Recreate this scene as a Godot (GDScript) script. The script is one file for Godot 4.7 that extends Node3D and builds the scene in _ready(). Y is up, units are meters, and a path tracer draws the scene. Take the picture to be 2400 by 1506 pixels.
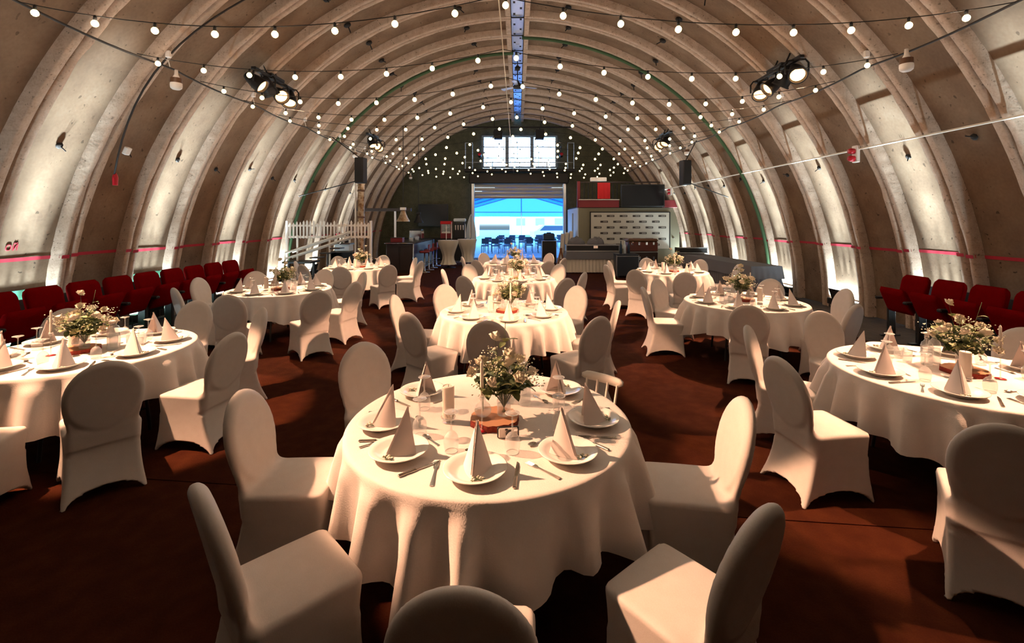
extends Node3D
# Concrete arch hangar laid out for a banquet. x right, y up, depth runs along -z. The camera stands at the origin, 1.9 m up.
const FOCAL := 1080.0          # pixels
const VX := 1213.0             # vanishing point of the hall's long axis
const VY := 515.0
const EYE := 1.9
const BAY := 1.11              # width of one precast arch panel
const JOINT := 6.9             # depth of one joint; the others follow every BAY
const R_RIB := 6.84
const R_PANEL := 7.0
const FAR := 23.0
const NEAR := -3.09
var M := {}
var names := {}
var rng := RandomNumberGenerator.new()

func P(x: float, h: float, d: float) -> Vector3:
	return Vector3(x, h, -d)

# ---------------------------------------------------------------- scene tree helpers
func numbered(called: String) -> String:
	var n: int = names.get(called, 0)
	names[called] = n + 1
	return called if n == 0 else "%s_%03d" % [called, n]

func tag(o: Node, label: String, category: String, group := "", kind := "") -> Node:
	if label: o.set_meta("label", label)
	if category: o.set_meta("category", category)
	if group: o.set_meta("group", group)
	if kind: o.set_meta("kind", kind)
	return o

func thing(called: String, label: String, category: String, at := Vector3.ZERO, turn := 0.0, group := "") -> Node3D:
	var o := Node3D.new()
	o.name = numbered(called)
	add_child(o)
	o.position = at
	o.rotation.y = turn
	tag(o, label, category, group)
	return o

func structure(called: String) -> Node3D:
	var o := Node3D.new()
	o.name = called
	add_child(o)
	o.set_meta("kind", "structure")
	return o

func mesh_of(s: SurfaceTool, m: Material) -> ArrayMesh:
	s.generate_normals()
	var a := s.commit()
	a.surface_set_material(0, m)
	return a

func inst(called: String, mesh: Mesh, parent: Node, xf := Transform3D.IDENTITY) -> MeshInstance3D:
	var o := MeshInstance3D.new()
	o.name = called
	o.mesh = mesh
	parent.add_child(o, true)
	o.transform = xf
	return o

func put(called: String, s: SurfaceTool, m: Material, parent: Node, xf := Transform3D.IDENTITY) -> MeshInstance3D:
	return inst(called, mesh_of(s, m), parent, xf)

func copy(o: Node3D, at: Vector3, turn := 0.0, label := "", group := "") -> Node3D:
	var base: String = o.get_meta("base_name", str(o.name))
	var c: Node3D = o.duplicate()
	c.name = numbered(base)
	add_child(c)
	c.position = at
	c.rotation = Vector3(0, turn, 0)
	if label: c.set_meta("label", label)
	if group: c.set_meta("group", group)
	return c

# the first use of a prototype moves the prototype itself, later ones copy it
func place(proto: Node3D, at: Vector3, turn: float, label: String, group: String) -> Node3D:
	if proto.has_meta("unused"):
		proto.remove_meta("unused")
		proto.position = at
		proto.rotation = Vector3(0, turn, 0)
		proto.set_meta("label", label)
		if group: proto.set_meta("group", group)
		return proto
	return copy(proto, at, turn, label, group)

func proto(called: String, category: String) -> Node3D:
	var o := thing(called, "", category)
	o.set_meta("base_name", called)
	o.set_meta("unused", true)
	return o

# ---------------------------------------------------------------- mesh helpers
func new_st(flat := false) -> SurfaceTool:
	var s := SurfaceTool.new()
	s.begin(Mesh.PRIMITIVE_TRIANGLES)
	s.set_smooth_group(-1 if flat else 0)
	return s

func tri(s: SurfaceTool, a: Vector3, b: Vector3, c: Vector3) -> void:
	s.add_vertex(a); s.add_vertex(b); s.add_vertex(c)

func quad(s: SurfaceTool, a: Vector3, b: Vector3, c: Vector3, d: Vector3) -> void:
	s.add_vertex(a); s.add_vertex(b); s.add_vertex(c)
	s.add_vertex(a); s.add_vertex(c); s.add_vertex(d)

# box with chamfered edges
func bx(s: SurfaceTool, c: Vector3, size: Vector3, ch := 0.004, xf := Transform3D.IDENTITY) -> void:
	s.set_smooth_group(-1)
	var h := size / 2.0
	ch = minf(ch, minf(h.x, minf(h.y, h.z)) * 0.8)
	var v := {}
	for sx in [-1, 1]:
		for sy in [-1, 1]:
			for sz in [-1, 1]:
				for ax in 3:
					var p := Vector3(h.x - ch, h.y - ch, h.z - ch)
					p[ax] += ch
					v[[sx, sy, sz, ax]] = xf * (c + p * Vector3(sx, sy, sz))
	for ax in 3:
		for sg in [-1, 1]:
			var k := []
			for q in [[-1, -1], [1, -1], [1, 1], [-1, 1]]:
				var i := [0, 0, 0]
				i[ax] = sg; i[(ax + 1) % 3] = q[0]; i[(ax + 2) % 3] = q[1]
				k.append(v[[i[0], i[1], i[2], ax]])
			if sg > 0: quad(s, k[3], k[2], k[1], k[0])
			else: quad(s, k[0], k[1], k[2], k[3])
	if ch <= 0.0: return
	for ax in 3:
		for q in [[-1, -1], [1, -1], [1, 1], [-1, 1]]:
			var i := [-1, 0, 0]; i = [0, 0, 0]
			i[ax] = -1; i[(ax + 1) % 3] = q[0]; i[(ax + 2) % 3] = q[1]
			var j := i.duplicate(); j[ax] = 1
			var a: Vector3 = v[[i[0], i[1], i[2], (ax + 1) % 3]]
			var b: Vector3 = v[[j[0], j[1], j[2], (ax + 1) % 3]]
			var c2: Vector3 = v[[j[0], j[1], j[2], (ax + 2) % 3]]
			var d: Vector3 = v[[i[0], i[1], i[2], (ax + 2) % 3]]
			if q[0] * q[1] > 0: quad(s, a, b, c2, d)
			else: quad(s, d, c2, b, a)
	for sx in [-1, 1]:
		for sy in [-1, 1]:
			for sz in [-1, 1]:
				var a: Vector3 = v[[sx, sy, sz, 0]]
				var b: Vector3 = v[[sx, sy, sz, 1]]
				var d: Vector3 = v[[sx, sy, sz, 2]]
				if sx * sy * sz > 0: tri(s, a, d, b)
				else: tri(s, a, b, d)

# surface of revolution round y; profile of (radius, height) from bottom to top
func lathe(s: SurfaceTool, prof: Array, segs := 20, xf := Transform3D.IDENTITY, group := 0) -> void:
	s.set_smooth_group(group)
	for k in prof.size() - 1:
		var a: Vector2 = prof[k]
		var b: Vector2 = prof[k + 1]
		if a == b: continue
		for i in segs:
			var t0 := TAU * i / segs
			var t1 := TAU * (i + 1) / segs
			var p00 := xf * Vector3(a.x * cos(t0), a.y, a.x * sin(t0))
			var p01 := xf * Vector3(a.x * cos(t1), a.y, a.x * sin(t1))
			var p10 := xf * Vector3(b.x * cos(t0), b.y, b.x * sin(t0))
			var p11 := xf * Vector3(b.x * cos(t1), b.y, b.x * sin(t1))
			if a.x > 0.00001: tri(s, p00, p01, p11)
			if b.x > 0.00001: tri(s, p00, p11, p10)

# lathe whose profile keeps hard corners
func turned(s: SurfaceTool, prof: Array, segs := 20, xf := Transform3D.IDENTITY) -> void:
	for k in prof.size() - 1:
		lathe(s, [prof[k], prof[k + 1]], segs, xf, k + 1)

func rod(s: SurfaceTool, a: Vector3, b: Vector3, r: float, segs := 8, r2 := -1.0) -> void:
	if r2 < 0.0: r2 = r
	var y := (b - a)
	var l := y.length()
	y = y / l
	var x := y.cross(Vector3(0, 0, 1) if absf(y.z) < 0.9 else Vector3(1, 0, 0)).normalized()
	var z := x.cross(y)
	turned(s, [Vector2(0, 0), Vector2(r, 0), Vector2(r2, l), Vector2(0, l)], segs, Transform3D(Basis(x, y, z), a))

func tube(s: SurfaceTool, pts: Array, r: float, segs := 6) -> void:
	s.set_smooth_group(0)
	var rings := []
	var up := Vector3(0, 1, 0)
	for i in pts.size():
		var t: Vector3 = (pts[mini(i + 1, pts.size() - 1)] - pts[maxi(i - 1, 0)]).normalized()
		var x := t.cross(up)
		if x.length() < 0.05: x = t.cross(Vector3(1, 0, 0))
		x = x.normalized()
		var y := x.cross(t)
		up = y
		var ring := []
		for k in segs:
			var q := TAU * k / segs
			ring.append(pts[i] + x * cos(q) * r + y * sin(q) * r)
		rings.append(ring)
	for i in rings.size() - 1:
		for k in segs:
			var k2 := (k + 1) % segs
			quad(s, rings[i][k], rings[i + 1][k], rings[i + 1][k2], rings[i][k2])
	for k in range(1, segs - 1):
		tri(s, rings[0][0], rings[0][k], rings[0][k + 1])
		var e: Array = rings[-1]
		tri(s, e[0], e[k + 1], e[k])

func sheet(s: SurfaceTool, rows: Array, flip := false, group := 0) -> void:
	s.set_smooth_group(group)
	for i in rows.size() - 1:
		for k in rows[i].size() - 1:
			if flip: quad(s, rows[i][k], rows[i][k + 1], rows[i + 1][k + 1], rows[i + 1][k])
			else: quad(s, rows[i][k], rows[i + 1][k], rows[i + 1][k + 1], rows[i][k + 1])

# flat outline in local xy, extruded along z by depth (centred)
func prism(s: SurfaceTool, poly: PackedVector2Array, depth: float, xf := Transform3D.IDENTITY) -> void:
	s.set_smooth_group(-1)
	if Geometry2D.is_polygon_clockwise(poly): poly.reverse()
	var idx := Geometry2D.triangulate_polygon(poly)
	var h := depth / 2.0
	for i in range(0, idx.size(), 3):
		var a := poly[idx[i]]; var b := poly[idx[i + 1]]; var c := poly[idx[i + 2]]
		if (b - a).cross(c - a) < 0.0:
			var w := b; b = c; c = w
		tri(s, xf * Vector3(a.x, a.y, h), xf * Vector3(c.x, c.y, h), xf * Vector3(b.x, b.y, h))
		tri(s, xf * Vector3(a.x, a.y, -h), xf * Vector3(b.x, b.y, -h), xf * Vector3(c.x, c.y, -h))
	for i in poly.size():
		var a := poly[i]
		var b := poly[(i + 1) % poly.size()]
		quad(s, xf * Vector3(a.x, a.y, -h), xf * Vector3(a.x, a.y, h), xf * Vector3(b.x, b.y, h), xf * Vector3(b.x, b.y, -h))

func rounded(w: float, h: float, r: float, n := 5) -> PackedVector2Array:
	var p := PackedVector2Array()
	for c in [[1, 1, 0], [-1, 1, 1], [-1, -1, 2], [1, -1, 3]]:
		for k in n + 1:
			var a: float = PI / 2 * (c[2] + float(k) / n)
			p.append(Vector2(c[0] * (w / 2 - r) + r * cos(a), c[1] * (h / 2 - r) + r * sin(a)))
	return p

func at(x: float, y: float, z: float, yaw := 0.0) -> Transform3D:
	return Transform3D(Basis(Vector3.UP, yaw), Vector3(x, y, z))

# surface nets over a signed distance field: returns [points, normals, indices]
func nets(f: Callable, lo: Vector3, hi: Vector3, cell: float) -> Array:
	var nx := int(ceil((hi.x - lo.x) / cell)) + 1
	var ny := int(ceil((hi.y - lo.y) / cell)) + 1
	var nz := int(ceil((hi.z - lo.z) / cell)) + 1
	var g := PackedFloat32Array()
	g.resize(nx * ny * nz)
	var i := 0
	for z in nz:
		for y in ny:
			for x in nx:
				g[i] = f.call(lo.x + x * cell, lo.y + y * cell, lo.z + z * cell)
				i += 1
	var at_cell := PackedInt32Array()
	at_cell.resize(nx * ny * nz)
	at_cell.fill(-1)
	var pts := PackedVector3Array()
	var nor := PackedVector3Array()
	var off := [0, 1, nx, nx + 1, nx * ny, nx * ny + 1, nx * ny + nx, nx * ny + nx + 1]
	var edges := [[0, 1], [2, 3], [4, 5], [6, 7], [0, 2], [1, 3], [4, 6], [5, 7], [0, 4], [1, 5], [2, 6], [3, 7]]
	for z in nz - 1:
		for y in ny - 1:
			for x in nx - 1:
				var b := x + nx * (y + ny * z)
				var neg := 0
				for k in 8:
					if g[b + off[k]] < 0.0: neg += 1
				if neg == 0 or neg == 8: continue
				var p := Vector3.ZERO
				var n := 0
				for e in edges:
					var va := g[b + off[e[0]]]
					var vb := g[b + off[e[1]]]
					if (va < 0.0) == (vb < 0.0): continue
					var t := va / (va - vb)
					var ca := Vector3(e[0] & 1, (e[0] >> 1) & 1, (e[0] >> 2) & 1)
					var cb := Vector3(e[1] & 1, (e[1] >> 1) & 1, (e[1] >> 2) & 1)
					p += ca.lerp(cb, t)
					n += 1
				p = lo + (Vector3(x, y, z) + p / n) * cell
				at_cell[b] = pts.size()
				pts.append(p)
				var e2 := cell * 0.6
				nor.append(Vector3(f.call(p.x + e2, p.y, p.z) - f.call(p.x - e2, p.y, p.z), f.call(p.x, p.y + e2, p.z) - f.call(p.x, p.y - e2, p.z), f.call(p.x, p.y, p.z + e2) - f.call(p.x, p.y, p.z - e2)).normalized())
	var idx := PackedInt32Array()
	var step := [1, nx, nx * ny]
	for z in range(1, nz - 1):
		for y in range(1, ny - 1):
			for x in range(1, nx - 1):
				var b := x + nx * (y + ny * z)
				for ax in 3:
					var inside := g[b] < 0.0
					if inside == (g[b + step[ax]] < 0.0): continue
					var u: int = step[(ax + 1) % 3]
					var v: int = step[(ax + 2) % 3]
					var q := [at_cell[b - u - v], at_cell[b - v], at_cell[b], at_cell[b - u]]
					if q.min() < 0: continue
					if inside: idx.append_array([q[0], q[2], q[1], q[0], q[3], q[2]])
					else: idx.append_array([q[0], q[1], q[2], q[0], q[2], q[3]])
	return [pts, nor, idx]

# part of a nets surface: the triangles whose centre the filter takes
func nets_part(n: Array, take: Callable, m: Material) -> ArrayMesh:
	var pts: PackedVector3Array = n[0]
	var nor: PackedVector3Array = n[1]
	var idx: PackedInt32Array = n[2]
	var map := {}
	var v := PackedVector3Array()
	var vn := PackedVector3Array()
	var out := PackedInt32Array()
	for i in range(0, idx.size(), 3):
		var c := (pts[idx[i]] + pts[idx[i + 1]] + pts[idx[i + 2]]) / 3.0
		if not take.call(c): continue
		for k in 3:
			var j := idx[i + k]
			if not map.has(j):
				map[j] = v.size()
				v.append(pts[j]); vn.append(nor[j])
			out.append(map[j])
	var a := []
	a.resize(Mesh.ARRAY_MAX)
	a[Mesh.ARRAY_VERTEX] = v
	a[Mesh.ARRAY_NORMAL] = vn
	a[Mesh.ARRAY_INDEX] = out
	var mesh := ArrayMesh.new()
	mesh.add_surface_from_arrays(Mesh.PRIMITIVE_TRIANGLES, a)
	mesh.surface_set_material(0, m)
	return mesh

# ---------------------------------------------------------------- materials
func mat(c: Color, rough := 0.8, metal := 0.0) -> StandardMaterial3D:
	var m := StandardMaterial3D.new()
	m.albedo_color = c
	m.roughness = rough
	m.metallic = metal
	return m

func glow(c: Color, energy: float) -> StandardMaterial3D:
	var m := mat(c, 0.4)
	m.emission_enabled = true
	m.emission = c
	m.emission_energy_multiplier = energy
	return m

func pane(c: Color, alpha := 0.12) -> StandardMaterial3D:
	var m := mat(Color(c, alpha), 0.03)
	m.transparency = BaseMaterial3D.TRANSPARENCY_ALPHA
	return m

func noise(seed_: int, freq: float, oct := 4) -> FastNoiseLite:
	var n := FastNoiseLite.new()
	n.seed = seed_
	n.frequency = freq
	n.fractal_octaves = oct
	return n

# two noises, coarse and fine, mapped through a ramp of colours; seamless
func cloud_texture(size: int, seed_: int, coarse: float, fine: float, fine_share: float, ramp: Gradient, specks := 0.0) -> ImageTexture:
	var a := noise(seed_, coarse, 5).get_seamless_image(size, size)
	var b := noise(seed_ + 7, fine, 3).get_seamless_image(size, size)
	var c := noise(seed_ + 13, fine * 0.45, 2).get_seamless_image(size, size)
	var out := Image.create(size, size, false, Image.FORMAT_RGB8)
	for y in size:
		for x in size:
			var v := a.get_pixel(x, y).r * (1.0 - fine_share) + b.get_pixel(x, y).r * fine_share
			var col := ramp.sample(v)
			if specks > 0.0 and c.get_pixel(x, y).r < specks:
				col = col.darkened(0.45)
			out.set_pixel(x, y, col)
	return ImageTexture.create_from_image(out)

func bump_texture(size: int, seed_: int, freq: float, oct: int, strength: float) -> ImageTexture:
	var a := noise(seed_, freq, oct).get_seamless_image(size, size)
	a.bump_map_to_normal_map(strength)
	return ImageTexture.create_from_image(a)

func ramp(stops: Array) -> Gradient:
	var g := Gradient.new()
	var o := PackedFloat32Array()
	var c := PackedColorArray()
	for s in stops:
		o.append(s[0]); c.append(s[1])
	g.offsets = o
	g.colors = c
	return g

func triplanar(m: StandardMaterial3D, tex: Texture2D, metres: float, bump: Texture2D = null, strength := 1.0, world := true) -> StandardMaterial3D:
	m.albedo_texture = tex
	m.uv1_triplanar = true
	m.uv1_world_triplanar = world
	m.uv1_scale = Vector3.ONE / metres
	if bump:
		m.normal_enabled = true
		m.normal_texture = bump
		m.normal_scale = strength
	return m

func materials() -> void:
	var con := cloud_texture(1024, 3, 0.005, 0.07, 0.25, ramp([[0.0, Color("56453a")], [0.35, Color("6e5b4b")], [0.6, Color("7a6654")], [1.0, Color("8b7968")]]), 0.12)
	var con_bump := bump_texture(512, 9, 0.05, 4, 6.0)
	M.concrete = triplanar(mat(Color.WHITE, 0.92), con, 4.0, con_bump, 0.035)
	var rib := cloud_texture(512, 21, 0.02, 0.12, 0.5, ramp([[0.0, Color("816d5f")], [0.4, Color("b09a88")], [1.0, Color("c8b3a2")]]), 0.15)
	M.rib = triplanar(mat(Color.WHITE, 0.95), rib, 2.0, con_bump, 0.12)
	M.green_rib = mat(Color("35502f"), 0.8)
	M.stripe = triplanar(mat(Color("b3213a"), 0.8), cloud_texture(256, 5, 0.03, 0.15, 0.5, ramp([[0.0, Color("b8a8a0")], [0.3, Color("e8e0e0")], [1.0, Color("ffffff")]])), 1.0)
	M.dado = mat(Color("3f7d62"), 0.7)
	M.hole = mat(Color("1d1612"), 0.9)
	var car := cloud_texture(512, 31, 0.014, 0.35, 0.45, ramp([[0.0, Color("31150c")], [0.45, Color("3a1b0f")], [0.7, Color("422112")], [1.0, Color("4b2716")]]))
	M.carpet = triplanar(mat(Color.WHITE, 0.98), car, 1.4, bump_texture(256, 33, 0.4, 2, 3.0), 0.2)
	M.slab = triplanar(mat(Color("9a9084"), 0.85), con, 3.0, con_bump, 0.2)
	M.end_wall = triplanar(mat(Color("67654f"), 0.9), cloud_texture(256, 41, 0.02, 0.12, 0.5, ramp([[0.0, Color("a8a8a0")], [1.0, Color("ffffff")]])), 2.0, con_bump, 0.5)
	var weave := bump_texture(256, 51, 0.3, 2, 2.0)
	M.spandex = triplanar(mat(Color("e2dbd5"), 0.62), cloud_texture(256, 52, 0.02, 0.3, 0.6, ramp([[0.0, Color("ece8e4")], [1.0, Color("ffffff")]])), 0.5, weave, 0.12, false)
	M.spandex.backlight_enabled = true
	M.spandex.backlight = Color(0.42, 0.40, 0.37)
	M.pad = mat(Color("55504c"), 0.9)
	M.cloth = triplanar(mat(Color("ede5df"), 0.85), cloud_texture(256, 54, 0.02, 0.3, 0.6, ramp([[0.0, Color("eeebe8")], [1.0, Color("ffffff")]])), 0.6, weave, 0.2, false)
	M.napkin = mat(Color("f3e6e0"), 0.85)
	M.plate = mat(Color("efebe4"), 0.18)
	M.glass = pane(Color(0.95, 0.97, 0.97), 0.22)
	M.glass_edge = pane(Color(0.98, 0.99, 0.99), 0.55)
	M.water = pane(Color(0.85, 0.92, 0.92), 0.14)
	M.steel = mat(Color("b8b2aa"), 0.22, 1.0)
	M.chrome = mat(Color("d5d8da"), 0.1, 1.0)
	M.wax = mat(Color("f6eadc"), 0.5)
	M.wick = mat(Color("2a2420"), 0.9)
	M.slice_top = mat(Color("b98560"), 0.7)
	M.bark = triplanar(mat(Color("b5472f"), 0.9), cloud_texture(128, 61, 0.05, 0.25, 0.5, ramp([[0.0, Color("5a3a30")], [1.0, Color("ffffff")]])), 0.2, null, 1.0, false)
	M.leaf_a = mat(Color("6f7a4c"), 0.55)
	M.leaf_b = mat(Color("8b8f66"), 0.6)
	M.leaf_c = mat(Color("4c5a38"), 0.5)
	for k in ["leaf_a", "leaf_b", "leaf_c"]:
		M[k].backlight_enabled = true
		M[k].backlight = Color("2c3318")
	M.petal = mat(Color("f2e8d2"), 0.6)
	M.petal.backlight_enabled = true
	M.petal.backlight = Color("403828")
	M.petal_core = mat(Color("d9c690"), 0.7)
	M.stem = mat(Color("55603a"), 0.7)
	M.red_velvet = triplanar(mat(Color("7c0205"), 0.95), cloud_texture(256, 71, 0.02, 0.3, 0.6, ramp([[0.0, Color("c8c8c8")], [1.0, Color("ffffff")]])), 0.7, weave, 0.3, false)
	M.black = mat(Color("141315"), 0.45)
	M.black_soft = mat(Color("1b191b"), 0.8)
	M.iron = mat(Color("2a2726"), 0.5, 0.6)
	M.dark_wood = mat(Color("2c1c15"), 0.45)
	M.wood = mat(Color("8a5a38"), 0.6)
	M.white_paint = mat(Color("e9dfd2"), 0.45)
	M.grey_frame = mat(Color("7d8b96"), 0.6)
	M.building = mat(Color("dfe8ec"), 0.8)
	M.pale_blue = mat(Color("9fb9c8"), 0.6)
	M.trunk = mat(Color("5c2c22"), 0.45)
	M.white_wall = mat(Color("c9d3da"), 0.8)
	M.cable = mat(Color("241d18"), 0.7)
	M.grey_wire = mat(Color("c8bca8"), 0.5)
	M.bulb = glow(Color(1.0, 0.90, 0.62), 5.0)
	M.lens = glow(Color(1.0, 0.74, 0.48), 4.0)
	M.red_lens = mat(Color("b81c2c"), 0.3)
	M.frost = mat(Color("e8ddd4"), 0.4)
	M.brown_plastic = mat(Color("5a3a22"), 0.45)
	M.ridge = mat(Color("e2e6ea"), 0.28, 0.85)
	M.alu = mat(Color("b9bcbf"), 0.35, 0.9)
	M.blue_case = mat(Color("1c2733"), 0.4)
	M.grey_cloth = mat(Color("67666a"), 0.9)
	M.pleat = mat(Color("d8cdbb"), 0.85)
	M.screen = mat(Color("06070c"), 0.25)
	M.olive = mat(Color("7b7560"), 0.85)
	M.banner = mat(Color("b9b3a6"), 0.8)
	M.print = mat(Color("3a302a"), 0.8)
	M.red_paint = mat(Color("7a1c22"), 0.6)
	M.red_cloth = mat(Color("c3171b"), 0.8)
	M.rust = triplanar(mat(Color("c9b9a6"), 0.3, 0.8), cloud_texture(128, 81, 0.03, 0.1, 0.3, ramp([[0.0, Color("5a2f1c")], [0.4, Color("c2a88c")], [0.6, Color("f5efe6")], [1.0, Color("ffffff")]])), 0.9)
	M.tent = mat(Color("5fa9d8"), 0.8)
	M.tent.backlight_enabled = true
	M.tent.backlight = Color("5fa4cf")
	M.paving = triplanar(mat(Color("8fb2c4"), 0.8), cloud_texture(256, 91, 0.02, 0.2, 0.5, ramp([[0.0, Color("b8b8b8")], [1.0, Color("ffffff")]])), 2.0)
	M.navy = mat(Color("22364a"), 0.6)
	for k in ["carpet", "red_velvet", "concrete", "rib"]:
		M[k].metallic_specular = 0.12
	M.uplight_lens = glow(Color(1.0, 0.97, 0.95), 6.0)

# ---------------------------------------------------------------- the hall
func arc(side: float, r: float, deg: float, d: float) -> Vector3:
	var a := deg_to_rad(deg)
	return Vector3(side * r * cos(a), r * sin(a), -d)

func panel_mesh(side: float, seed_: int) -> ArrayMesh:
	var s := new_st()
	var n := noise(seed_, 0.8, 3)
	var n2 := noise(seed_ + 3, 5.0, 2)
	var rows := []
	var back := []
	for i in 73:
		var deg := 88.6 * i / 72.0
		var row := []
		var brow := []
		for k in 9:
			var z := BAY * k / 8.0
			var r := R_PANEL + 0.0025 * n.get_noise_2d(deg * 0.12, z) + 0.0006 * n2.get_noise_2d(deg * 0.12, z)
			row.append(arc(side, r, deg, z))
			brow.append(arc(side, R_PANEL + 0.14, deg, z))
		rows.append(row)
		back.append(brow)
	sheet(s, rows, side < 0.0)
	sheet(s, back, side > 0.0, 1)
	return mesh_of(s, M.concrete)

# one edge rib of a panel: a trapezoid swept along the arch, its edges crumbled by noise
func rib_mesh(side: float, seed_: int, z0: float, z1: float, m: Material) -> ArrayMesh:
	var s := new_st()
	var n := noise(seed_, 6.0, 3)
	var n2 := noise(seed_ + 5, 1.4, 2)
	var rows := []
	for i in 141:
		var deg := 88.6 * i / 140.0
		var g := deg * 0.12
		var c := 0.012 + maxf(0.0, n2.get_noise_2d(g, 3.0)) * 0.035
		var row := []
		var prof := [[z0 - 0.012, R_PANEL + 0.03], [z0, R_RIB + c], [z0 + c, R_RIB], [z1 - c, R_RIB], [z1, R_RIB + c], [z1 + 0.012, R_PANEL + 0.03]]
		for k in 6:
			var w := 0.006 * n.get_noise_2d(g * 2.0, k * 7.0)
			row.append(arc(side, prof[k][1] + w, deg, prof[k][0] + w))
		rows.append(row)
	sheet(s, rows, side < 0.0)
	return mesh_of(s, m)

func shell() -> void:
	var first := int(floor((NEAR - JOINT) / BAY))
	var count := int(round((FAR - JOINT) / BAY)) - first
	for side in [-1.0, 1.0]:
		var w := structure("wall_left" if side < 0.0 else "wall_right")
		var panels := []
		var ribs := []
		var ribs_b := []
		for v in 3:
			panels.append(panel_mesh(side, 100 + v * 10 + int(side)))
			ribs.append(rib_mesh(side, 200 + v * 10 + int(side), 0.018, 0.125, M.rib))
			ribs_b.append(rib_mesh(side, 300 + v * 10 + int(side), BAY - 0.125, BAY - 0.018, M.rib))
		var green_a := rib_mesh(side, 411, 0.018, 0.125, M.green_rib)
		var anchor := new_st()
		lathe(anchor, [Vector2(0, 0), Vector2(0.045, 0.004), Vector2(0.05, 0.02), Vector2(0.03, 0.035), Vector2(0, 0.03)], 7)
		rod(anchor, Vector3(0.01, 0.02, 0), Vector3(0.06, 0.09, 0.02), 0.008, 5)
		var anchor_mesh := mesh_of(anchor, M.hole)
		for b in count:
			var d := JOINT + (first + b) * BAY
			var xf := Transform3D(Basis.IDENTITY, Vector3(0, 0, -d))
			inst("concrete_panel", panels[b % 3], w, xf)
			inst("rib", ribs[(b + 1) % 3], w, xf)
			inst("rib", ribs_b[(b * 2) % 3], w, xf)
			for deg in [25.5, 60.0, 79.5]:
				var a := deg_to_rad(deg + rng.randf_range(-1.0, 1.0))
				var out := Vector3(-side * cos(a), -sin(a), 0)
				var basis := Basis(Vector3(0, 0, 1).cross(out) * -1.0, out, Vector3(0, 0, 1)).rotated(out, rng.randf() * TAU)
				inst("anchor", anchor_mesh, w, Transform3D(basis.scaled(Vector3.ONE * (1.0 if deg < 40.0 else 1.6)), arc(side, R_PANEL - 0.005, rad_to_deg(a), d + BAY * 0.5 + rng.randf_range(-0.03, 0.03))))
		# green rubber seal pressed along one joint of the arch
		var gz := 13.62 if side < 0.0 else 12.45
		var seal := new_st()
		var pts := []
		for i in 60:
			pts.append(arc(side, R_RIB - 0.02, 89.0 * i / 59.0, gz))
		tube(seal, pts, 0.05, 8)
		put("green_seal", seal, M.green_rib, w)
		# painted stripe along the wall: on every panel and on the inner face of every rib
		var on_panel := new_st()
		var on_rib := new_st()
		for i in 2:
			var r: float = [R_PANEL - 0.006, R_RIB - 0.008][i]
			var s: SurfaceTool = [on_panel, on_rib][i]
			var lo := rad_to_deg(asin(1.335 / r))
			var hi := rad_to_deg(asin(1.385 / r))
			for span in ([[0.13, BAY - 0.13]] if i == 0 else [[0.014, 0.13], [BAY - 0.13, BAY - 0.014]]):
				var rows := []
				for q in 3:
					var deg: float = lerpf(lo, hi, q / 2.0)
					rows.append([arc(side, r, deg, span[0]), arc(side, r, deg, span[1])])
				sheet(s, rows, side < 0.0)
				var back := []
				for q in 3:
					var deg: float = lerpf(lo, hi, q / 2.0)
					back.append([arc(side, r + 0.04, deg, span[0]), arc(side, r + 0.04, deg, span[1])])
				sheet(s, back, side > 0.0)
		var mp := mesh_of(on_panel, M.stripe)
		var mr := mesh_of(on_rib, M.stripe)
		for b in count:
			var xf := Transform3D(Basis.IDENTITY, Vector3(0, 0.012 * sin(b * 2.3), -(JOINT + (first + b) * BAY)))
			inst("painted_stripe", mp, w, xf)
			inst("painted_stripe", mr, w, xf)
		# a rib along the ridge on each side of the steel channel, one piece per bay
		var ridge_rib := new_st()
		bx(ridge_rib, Vector3(side * 0.235, 6.98, -BAY / 2), Vector3(0.13, 0.26, BAY - 0.03), 0.015)
		var rm := mesh_of(ridge_rib, M.rib)
		for b in count:
			inst("ridge_rib", rm, w, Transform3D(Basis.IDENTITY, Vector3(0, 0, -(JOINT + (first + b) * BAY))))
		if side < 0.0:
			for d in [JOINT - BAY, JOINT + BAY]:
				var g := new_st()
				var rows := []
				for i in 12:
					var deg := rad_to_deg(asin((0.02 + 0.9 * i / 11.0) / 6.98))
					rows.append([arc(side, R_PANEL - 0.013, deg, d + 0.135), arc(side, R_PANEL - 0.013, deg, d + BAY - 0.135)])
				sheet(g, rows, true)
				put("green_dado", g, M.dado, w)
			var tm := TextMesh.new()
			tm.text = "ОЙ"
			var f := SystemFont.new()
			f.font_names = PackedStringArray(["Droid Sans"])
			tm.font = f
			tm.font_size = 32
			tm.pixel_size = 0.0036
			tm.depth = 0.008
			tm.material = M.stripe
			var deg := rad_to_deg(asin(1.52 / 6.98))
			var a := deg_to_rad(deg)
			var nrm := Vector3(cos(a), -sin(a), 0)
			var upv := Vector3(sin(a), cos(a), 0)
			inst("lettering", tm, w, Transform3D(Basis(upv.cross(nrm), upv, nrm), arc(side, R_PANEL - 0.002, deg, 6.22)))
	# ridge: steel channel with slotted holes
	var ridge := structure("trim_1")
	var ch := new_st()
	bx(ch, Vector3(0, 6.93, -(NEAR + FAR) / 2), Vector3(0.3, 0.05, FAR - NEAR), 0.004)
	for sx in [-1, 1]:
		bx(ch, Vector3(sx * 0.14, 6.97, -(NEAR + FAR) / 2), Vector3(0.02, 0.12, FAR - NEAR), 0.004)
		bx(ch, Vector3(sx * 0.14, 6.895, -(NEAR + FAR) / 2), Vector3(0.03, 0.02, FAR - NEAR), 0.004)
	put("channel", ch, M.ridge, ridge)
	var roof := new_st()
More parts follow.
